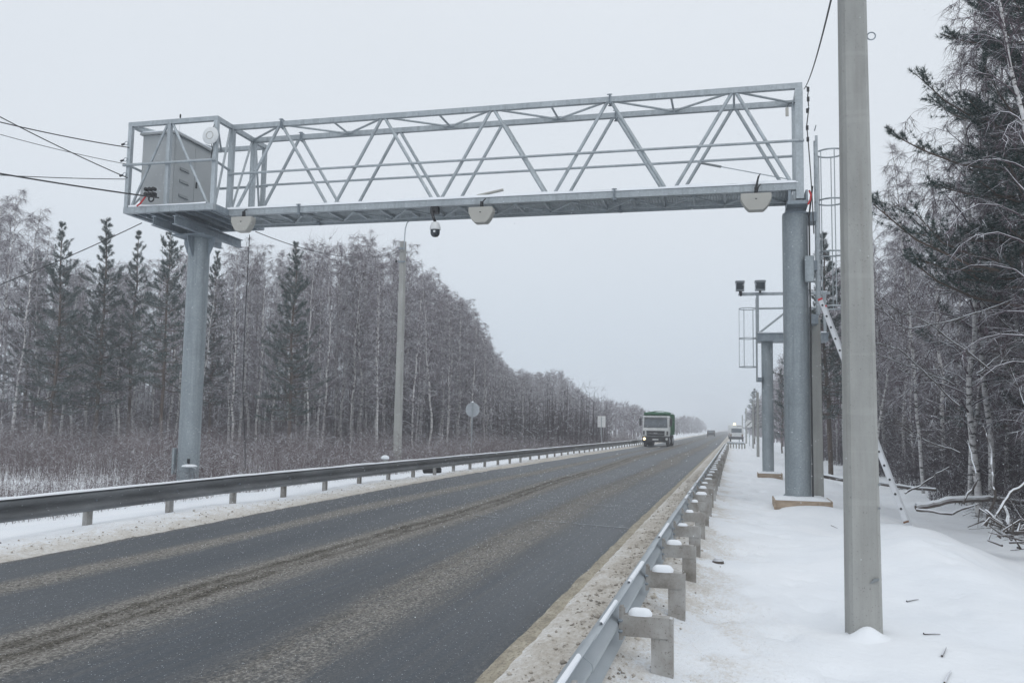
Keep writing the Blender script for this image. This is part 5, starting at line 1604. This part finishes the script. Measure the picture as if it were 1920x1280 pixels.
while k < 800:
    yv = 60 + 560 * g.random() ** 1.2; x = -31 - 45 * g.random() ** 1.5
    if yv > 150: x = -17 - 9 * g.random() - 30 * g.random() ** 3
    pxx, _, dd = to_px(np.array([x, yv, 2.0]))
    if pxx < -150 or pxx > 1348: continue
    H = height_for(x, yv, np.interp(pxx, SKY_L[:, 0], SKY_L[:, 1]) + 6 + abs(g.normal(0, 12)))
    H = min(H, 20)
    if H < 3: continue
    low_tree(T, x, yv, H, g, 1.5); k += 1
# back fill of the left stand
k = 0
while k < 260:
    u = g.random() * 40; x = -62 + u; yv = 56 + g.random() * 22 + u * .3
    pxx, _, dd = to_px(np.array([x, yv, 2.0]))
    H = height_for(x, yv, np.interp(pxx, SKY_L[:, 0], SKY_L[:, 1]) + 25 + abs(g.normal(0, 30)))
    low_tree(T, x, yv, min(max(H, 5), 17), g, 1.5); k += 1
wl = add_obj('distant_wood', T.mesh('distant_wood', MAT['birch_twigs']))
set_props(wl, 'grey mass of bare trees receding along the left side of the road', 'wood', kind='stuff')
T = Tris(); k = 0
while k < 560:
    yv = 24 + 480 * g.random() ** 1.3; x = 11 + 26 * g.random() + yv * .012
    if yv > 60: x = 6.3 + 4 * g.random() + 16 * g.random() ** 3
    pxx, _, dd = to_px(np.array([x, yv, 2.0]))
    if pxx < 1365 or pxx > 2150: continue
    H = height_for(x, yv, np.interp(pxx, SKY_R[:, 0], SKY_R[:, 1]) + 8 + abs(g.normal(0, 14)))
    H = min(H, 14)
    if H < 3: continue
    low_tree(T, x, yv, H, g, 1.5); k += 1
wr = add_obj('distant_wood', T.mesh('distant_wood', MAT['birch_twigs']))
set_props(wr, 'grey mass of bare trees receding along the right side of the road', 'wood', kind='stuff')

# dark saplings deep in the left stand
T = Tris()
n = 9000
u = g.random(n); xq = -75 + 62 * u; yq = 57 + 26 * g.random(n) + 14 * u
zq = ground_z(xq, yq)
hq = 1.5 + 5.5 * g.random(n) ** 1.6
p0 = np.stack([xq, yq, zq], 1); p1 = p0 + np.stack([g.normal(0, .2, n), g.normal(0, .2, n), hq], 1)
T.ribbons(p0, p1, .07)
i = np.repeat(np.arange(n), 5); q_ = g.random((len(i), 1))
b = p0[i] * (1 - q_) + p1[i] * q_
T.ribbons(b, b + g.normal(0, .5, (len(i), 3)), .04)
set_props(add_obj('sapling_wood', T.mesh('sapling_wood', MAT['thicket_stems'])), 'dark tangle of saplings deep between the trunks of the left wood', 'thicket', kind='stuff')

T = Tris()
n = 7000
xq = 9 + 22 * g.random(n) ** 1.3; yq = 22 + 50 * g.random(n)
p0 = np.stack([xq, yq, ground_z(xq, yq)], 1); p1 = p0 + np.stack([g.normal(0, .3, n), g.normal(0, .3, n), 1.2 + 6 * g.random(n) ** 1.4], 1)
T.ribbons(p0, p1, .05)
i = np.repeat(np.arange(n), 7); q_ = g.random((len(i), 1)); b = p0[i] * (1 - q_) + p1[i] * q_
T.ribbons(b, b + g.normal(0, .45, (len(i), 3)), .024)
set_props(add_obj('sapling_wood', T.mesh('sapling_wood', MAT['thicket_stems'])), 'dark tangle of saplings deep between the trunks of the right wood', 'thicket', kind='stuff')

# undergrowth
def stems(T, x, yv, h, g, w=.010, tw=4, lean=.16):
    n = len(x)
    z = ground_z(x, yv) - .03
    p0 = np.stack([x, yv, z], 1)
    p1 = p0 + np.stack([g.normal(0, lean, n) * h, g.normal(0, lean, n) * h, h], 1)
    T.ribbons(p0, p1, w)
    i = np.repeat(np.arange(n), tw); s = g.uniform(.3, 1, len(i))[:, None]
    b = p0[i] * (1 - s) + p1[i] * s
    e_ = b + np.stack([g.normal(0, .16, len(i)), g.normal(0, .16, len(i)), g.uniform(.02, .24, len(i))], 1) * np.clip(h[i], .5, 2)[:, None]
    T.ribbons(b, e_, w * .75)
g = np.random.default_rng(11)
T = Tris()
n = 150000
yv = 8 + 120 * g.random(n) ** 1.35
x = -11.3 - g.random(n) ** 1.15 * np.where(yv < 50, 10 + .5 * yv, 12)
edge = sstep(-11.8, -13.4, x)
den = fbm(x * .45, yv * .35, 61, 4)
keep = (g.random(n) < .12 * (x < -12.2) + 1.1 * edge * sstep(.14, .58, den))
x, yv, den, edge = x[keep], yv[keep], den[keep], edge[keep]
h = (.25 + 1.05 * edge * g.random(len(x)) + .45 * sstep(-14, -24, x)) * (.30 + 1.5 * sstep(.25, .8, den)) * np.where(g.random(len(x)) < .04, 1.7, 1)
stems(T, x, yv, h * .8, g, .0085, 4, .17)
ug = add_obj('undergrowth', T.mesh('undergrowth', MAT['weed_stems']))
set_props(ug, 'tangled brown weeds and thin shrubs between the left guardrail and the trees', 'undergrowth', kind='stuff')
T = Tris()
n = 26000
u = g.random(n) * cum[-1]
k = np.clip(np.searchsorted(cum, u) - 1, 0, len(seglen) - 1)
p = front[k] + (front[k + 1] - front[k]) * ((u - cum[k]) / seglen[k])[:, None]
td = (front[k + 1] - front[k]) / seglen[k][:, None]; nr_ = np.stack([-td[:, 1], td[:, 0]], 1)
p = p + nr_ * (-2.0 + 16 * g.random(n))[:, None]
stems(T, p[:, 0], p[:, 1], .7 + 5.0 * g.random(n) ** 2.6, g, .017, 7, .10)
tk_ = add_obj('thicket', T.mesh('thicket', MAT['thicket_stems']))
set_props(tk_, 'dense grey brown saplings filling the edge of the left wood', 'thicket', kind='stuff')
T = Tris()
n = 36000
yv = 13 + 70 * g.random(n) ** 1.3; x = 6.0 + .012 * yv + 13 * g.random(n) ** 1.2 + .5 * np.sin(yv * .8)
h = (.3 + 5.2 * g.random(n) ** 1.8) * (.25 + .75 * sstep(5.9, 9.0, x))
stems(T, x, yv, h, g, .015, 7, .20)
tr2 = add_obj('thicket', T.mesh('thicket', MAT['thicket_stems']))
set_props(tr2, 'dense dark brush filling the edge of the right wood', 'thicket', kind='stuff')

# fallen logs and broken branches at the right wood edge
def log(name, pts, r0, r1, label, n=8):
    o = empty(name, tuple(pts[0]), label, 'log', 'fallen trunks and branches at the right wood edge')
    c_ = np.array(pts, float); tq = np.linspace(0, len(c_) - 1, 4 * len(c_))
    w_ = np.stack([np.interp(tq, np.arange(len(c_)), c_[:, q]) for q in range(3)], 1)
    w_[1:-1] = (w_[:-2] + 2 * w_[1:-1] + w_[2:]) / 4
    w_ += np.cumsum(g.normal(0, .022, w_.shape), 0) * np.array([1, 1, .7])
    pts = [tuple(q) for q in w_]; r0 *= .68; r1 *= .6
    m = MB(); m.tube(pts, [q * g.uniform(.85, 1.15) for q in np.linspace(r0, r1, len(pts))], n); m.build('bark', MAT['log_bark'], o, smooth=True)
    m = MB(); vs = []; fs = []
    pp = [np.array(p) for p in pts]
    # snow lying along the top
    fine = [pp[i] + (pp[i + 1] - pp[i]) * t for i in range(len(pp) - 1) for t in np.linspace(0, 1, 4)[:-1]] + [pp[-1]]
    for j, p in enumerate(fine):
        a = fine[max(j - 1, 0)]; b = fine[min(j + 1, len(fine) - 1)]
        d_ = unit(b - a); sd = unit(np.cross(d_, np.array([0, 0, 1.0])))
        rr = r0 + (r1 - r0) * j / len(fine)
        hh = rr * (.55 + .6 * float(vnoise(j * .6, r0 * 99, 3)))
        for c_, z_ in ((-.8, .55), (-.55, .95), (0, 1.05), (.55, .95), (.8, .55)):
            vs.append(p + sd * c_ * rr + np.array([0, 0, rr * z_ + (hh * (1 - c_ * c_)) * .7]))
    for j in range(len(fine) - 1):
        for q in range(4): fs.append((j * 5 + q, j * 5 + q + 1, (j + 1) * 5 + q + 1, (j + 1) * 5 + q))
    m.add(vs, fs); m.build('snow_cap', MAT['snow'], o, smooth=True)
def lp_(p, Y_, dz=0): q = from_px(p, Y_); return (q[0], q[1], q[2] + dz)
log('fallen_log', [lp_((1520, 890), 27), lp_((1600, 902), 26), lp_((1680, 908), 25.2), lp_((1760, 916), 24.5)], .085, .055, 'long thin snowy log lying across behind the ladder')
log('fallen_log', [lp_((1712, 948), 21.5), lp_((1762, 930), 21.8), lp_((1830, 918), 22.4), lp_((1900, 925), 23)], .10, .075, 'thick snow covered log at the wood edge right of the ladder')
log('broken_branch', [lp_((1700, 925), 21), lp_((1745, 905), 20.8), lp_((1785, 880), 20.6)], .03, .015, 'bare branch sticking up from the thick log')
log('broken_branch', [lp_((1852, 985), 18.3), lp_((1868, 930), 18.3), lp_((1858, 870), 18.5), lp_((1845, 800), 18.9)], .045, .02, 'pale crooked branch standing up near the right picture edge')
log('broken_branch', [lp_((1860, 985), 18.0), lp_((1900, 925), 18.2), lp_((1935, 900), 18.4)], .05, .035, 'forked snowy branch lying low at the right picture edge')
log('broken_branch', [lp_((1805, 945), 19.5), lp_((1828, 900), 19.6), lp_((1805, 830), 20)], .04, .02, 'dark bent sapling arching beside the thick log')
log('broken_branch', [lp_((1720, 955), 20.5), lp_((1790, 962), 20.2), lp_((1850, 948), 20)], .04, .025, 'low snowy branch in front of the thick log')
log('broken_branch', [lp_((1880, 950), 18.6), lp_((1888, 985), 18.2)], .05, .045, 'short pale stump post at the right picture edge')
# thin snowy sticks lying about the logs
T = Tris()
n = 900
yq = 16.5 + 9 * g.random(n); xq = 5.6 + .10 * (yq - 16) + 3.2 * g.random(n) ** 1.3
p0 = np.stack([xq, yq, ground_z(xq, yq) + .25 * g.random(n) ** 2], 1)
az = g.uniform(0, 6.28, n); el = np.abs(g.normal(.15, .35, n)); Lq = g.uniform(.3, 1.5, n)
d1 = np.stack([np.cos(az) * np.cos(el), np.sin(az) * np.cos(el), np.sin(el)], 1)
PP = np.zeros((n, 4, 3)); PP[:, 0] = p0
for k in range(1, 4):
    d1 = unit(d1 + g.normal(0, .16, d1.shape)); PP[:, k] = PP[:, k - 1] + d1 * (Lq / 3)[:, None]
T.tubes(PP, g.uniform(.006, .018, (n, 1)) * np.linspace(1, .5, 4)[None], 5)
i = np.repeat(np.arange(n), 4); b3, t3 = at_path(PP, i, g.uniform(.2, 1, len(i)))
T.ribbons(b3, b3 + unit(t3 + g.normal(0, .7, t3.shape)) * g.uniform(.1, .4, len(i))[:, None], .010)
set_props(add_obj('brushwood', T.mesh('brushwood', MAT['log_bark'])), 'tangle of thin snowy sticks along the edge of the right wood', 'brushwood', kind='stuff')
# root clump
rc = empty('root_clump', lp_((1895, 1000), 16.8), 'dark snowy clump of broken roots low at the right picture edge', 'branch pile')
cpt = np.array(lp_((1895, 1003), 16.8))
for i in range(26):
    a = g.normal(0, .18, 3); b = g.normal(0, .32, 3) * np.array([1, 1, .5]); b[2] = abs(b[2]) + .02
    m = MB(); m.tube([tuple(cpt + a * .4), tuple(cpt + (a + b) * .6 + np.array([0, 0, .05])), tuple(cpt + b)], [.022, .016, .008], 5); m.build('root', MAT['log_bark'], rc)
# arching snow laden branches reaching left out of the wood
arc = [((1905, 560), (1780, 600), (1700, 620), (1640, 560)), ((1800, 760), (1740, 700), (1690, 650), (1640, 640)), ((1790, 720), (1720, 690), (1645, 660)), ((1860, 700), (1780, 640), (1720, 600), (1645, 575)), ((1800, 850), (1740, 830), (1690, 800)), ((1900, 620), (1830, 545), (1850, 540), (1770, 545)), ((1920, 760), (1890, 690), (1875, 650)), ((1830, 700), (1880, 660), (1920, 640)), ((1780, 480), (1700, 400), (1650, 380))]
for i, a in enumerate(arc):
    Y_ = 21 + 1.2 * (i % 3)
    ctl = np.array([lp_(p, Y_ + .15 * q) for q, p in enumerate(a)])
    tq = np.linspace(0, len(ctl) - 1, 14)
    path = np.stack([np.interp(tq, np.arange(len(ctl)), ctl[:, k]) for k in range(3)], 1)
    path[1:-1] = (path[:-2] + path[1:-1] * 2 + path[2:]) / 4
    path += np.cumsum(g.normal(0, .016, path.shape), 0)
    o = empty('bent_branch', tuple(ctl[0]), ['snow laden branch arching towards the top of the near pole', 'snow laden branch rising left beside the near pole', 'nearly straight snowy branch reaching to the near pole', 'long snowy branch slanting down from the right', 'low snowy branch above the thick log', 'kinked snowy branch high in the dark wood', 'short snowy branch at the right picture edge', 'snowy branch rising to the right picture edge', 'thin snowy branch under the large pine crown'][i], 'branch', 'snow laden branches reaching out of the right wood')
    T = Tris(); T.tubes(path[None], np.linspace(.020, .007, 14)[None], 5)
    n = 70
    b3, t3 = at_path(path[None], np.zeros(n, int), g.uniform(.1, 1, n))
    d3 = unit(t3 * .9 + g.normal(0, .5, (n, 3)))
    e3 = b3 + d3 * g.uniform(.15, .7, n)[:, None]
    T.ribbons(b3, e3, .012)
    n = 280
    k3 = g.integers(0, 70, n); q3 = g.random((n, 1))
    b4 = b3[k3] * (1 - q3) + e3[k3] * q3
    T.ribbons(b4, b4 + unit(d3[k3] + g.normal(0, .6, (n, 3))) * g.uniform(.08, .3, n)[:, None], .007)
    w_ = add_obj('wood', T.mesh('bent_branch', MAT['log_bark'])); put_parent(w_, o)
    m = MB(); m.tube([tuple(q + np.array([0, 0, .012 - .006 * u])) for u, q in zip(np.linspace(0, 1, 14), path)], list(np.linspace(.017, .006, 14)), 5); m.build('snow_cap', MAT['snow'], o, smooth=True)

# twigs dropped on the snow
def twig(pxs, label):
    pts = []
    for p in pxs:
        d = ray(*p); t_ = 1.0
        z = -.2
        for _ in range(8):
            t_ = (z - CAM_H) / d[2]; q = d * t_; z = gz1(q[0], q[1]) + .012
        pts.append((q[0], q[1], z))
    o = MB().tube(pts, list(np.linspace(.009, .004, len(pts))), 5).build('dropped_twig', MAT['log_bark'], None)
    set_props(o, label, 'twig', 'twigs dropped on the right snow')
twig([(1700, 1126), (1712, 1123), (1722, 1121)], 'short dark twig on the snow right of the near pole')
twig([(1732, 1187), (1748, 1187), (1763, 1188)], 'straight level twig on the snow right of the pole foot')
twig([(1766, 1229), (1770, 1222), (1774, 1213)], 'tiny upright twig on the snow low at right')
twig([(1771, 1279), (1776, 1268), (1783, 1256)], 'twig at the bottom picture edge right of the pole foot')
twig([(1558, 966), (1570, 970)], 'small twig on the snow beside the column formwork')
cd = empty('dirt_clod', (-.2, 11.6, gz1(-.2, 11.6)), 'dark frozen dirt clod on the snow behind the right guardrail', 'clod')
m = MB(); m.lathe([(.08, 0), (.07, .04), (.04, .07), (.01, .08)], (-.2, 11.6, gz1(-.2, 11.6) - .01), 9); m.build('lump', MAT['log_bark'], cd)
# clods of frozen slush along both berms: too many to count
T = Tris()
n = 3200
yc = 3 + 30 * g.random(n) ** 1.5; side_ = g.random(n) < .75
xc = np.where(side_, -1.0 + g.normal(0, .22, n), road_left(yc) - .45 + g.normal(0, .3, n))
zc = ground_z(xc, yc)
r_ = g.uniform(.004, .019, n) * np.where(g.random(n) < .1, 1.7, 1)
octv = np.array([(1, 0, 0), (-1, 0, 0), (0, 1, 0), (0, -1, 0), (0, 0, .8), (0, 0, -.8)], float)
octf = np.array([(0, 2, 4), (2, 1, 4), (1, 3, 4), (3, 0, 4), (2, 0, 5), (1, 2, 5), (3, 1, 5), (0, 3, 5)])
V = np.stack([xc, yc, zc + r_ * .3], 1)[:, None] + octv[None] * r_[:, None, None] * g.uniform(.6, 1.3, (n, 6, 1))
T.add(V.reshape(-1, 3), (octf[None] + (np.arange(n) * 6)[:, None, None]).reshape(-1, 3))
simple('slush_clod', (0.40, 0.37, 0.33), 0.9, 0, 0.5, 5, 0.2)
set_props(add_obj('slush_clods', T.mesh('slush_clods', MAT['slush_clod'])), 'small brown clods of frozen slush strewn along the road edges', 'clods', kind='stuff')

# hard snow grains lying on the asphalt
n = 11000
yc = 3.0 + 32 * g.random(n) ** 1.6; xc = road_left(yc) + (ROAD_R - road_left(yc)) * g.random(n)
r_ = g.uniform(.002, .0052, n) * np.clip(yc / 9, .7, 1.8)
T = Tris()
V = np.stack([xc, yc, road_z(xc, yc) + r_ * .5], 1)[:, None] + octv[None] * r_[:, None, None] * np.array([1, 1, .6])
T.add(V.reshape(-1, 3), (octf[None] + (np.arange(n) * 6)[:, None, None]).reshape(-1, 3))
set_props(add_obj('snow_grains', T.mesh('snow_grains', MAT['snow'])), 'white snow grains sprinkled over the asphalt', 'snow grains', kind='stuff')

# falling snow
n = 16000
fy = 2.5 + 40 * g.random(n) ** .8; fx = fy * g.uniform(-1.15, .5, n); fz = g.uniform(-.2, 12, n)
T = Tris()
r_ = g.uniform(.003, .007, n) * np.clip(fy / 10, .45, 1.8)
V = np.stack([fx, fy, fz], 1)[:, None] + octv[None] * r_[:, None, None]
T.add(V.reshape(-1, 3), (octf[None] + (np.arange(n) * 6)[:, None, None]).reshape(-1, 3))
set_props(add_obj('falling_snow', T.mesh('falling_snow', MAT['snow'])), 'sparse small snowflakes drifting through the air', 'snowflakes', kind='stuff')

# ------------------------------------------------------------------ haze
HAZE = 0.0019
m = MB(); m.box((-700, -60, -6), (700, 900, 24))
hz = m.build('haze', MAT['snow'], None)
set_props(hz, 'thin pale winter haze filling the air', 'haze', kind='stuff')
hm = bpy.data.materials.new('haze_air'); hm.use_nodes = True
t = hm.node_tree
for n_ in list(t.nodes):
    if n_.type == 'BSDF_PRINCIPLED': t.nodes.remove(n_)
pv = t.nodes.new('ShaderNodeVolumePrincipled')
pv.inputs['Color'].default_value = (0.93, 0.96, 1.0, 1)
pv.inputs['Density'].default_value = HAZE
pv.inputs['Anisotropy'].default_value = 0.2
t.links.new(pv.outputs['Volume'], [q for q in t.nodes if q.type == 'OUTPUT_MATERIAL'][0].inputs['Volume'])
hz.data.materials.clear(); hz.data.materials.append(hm)
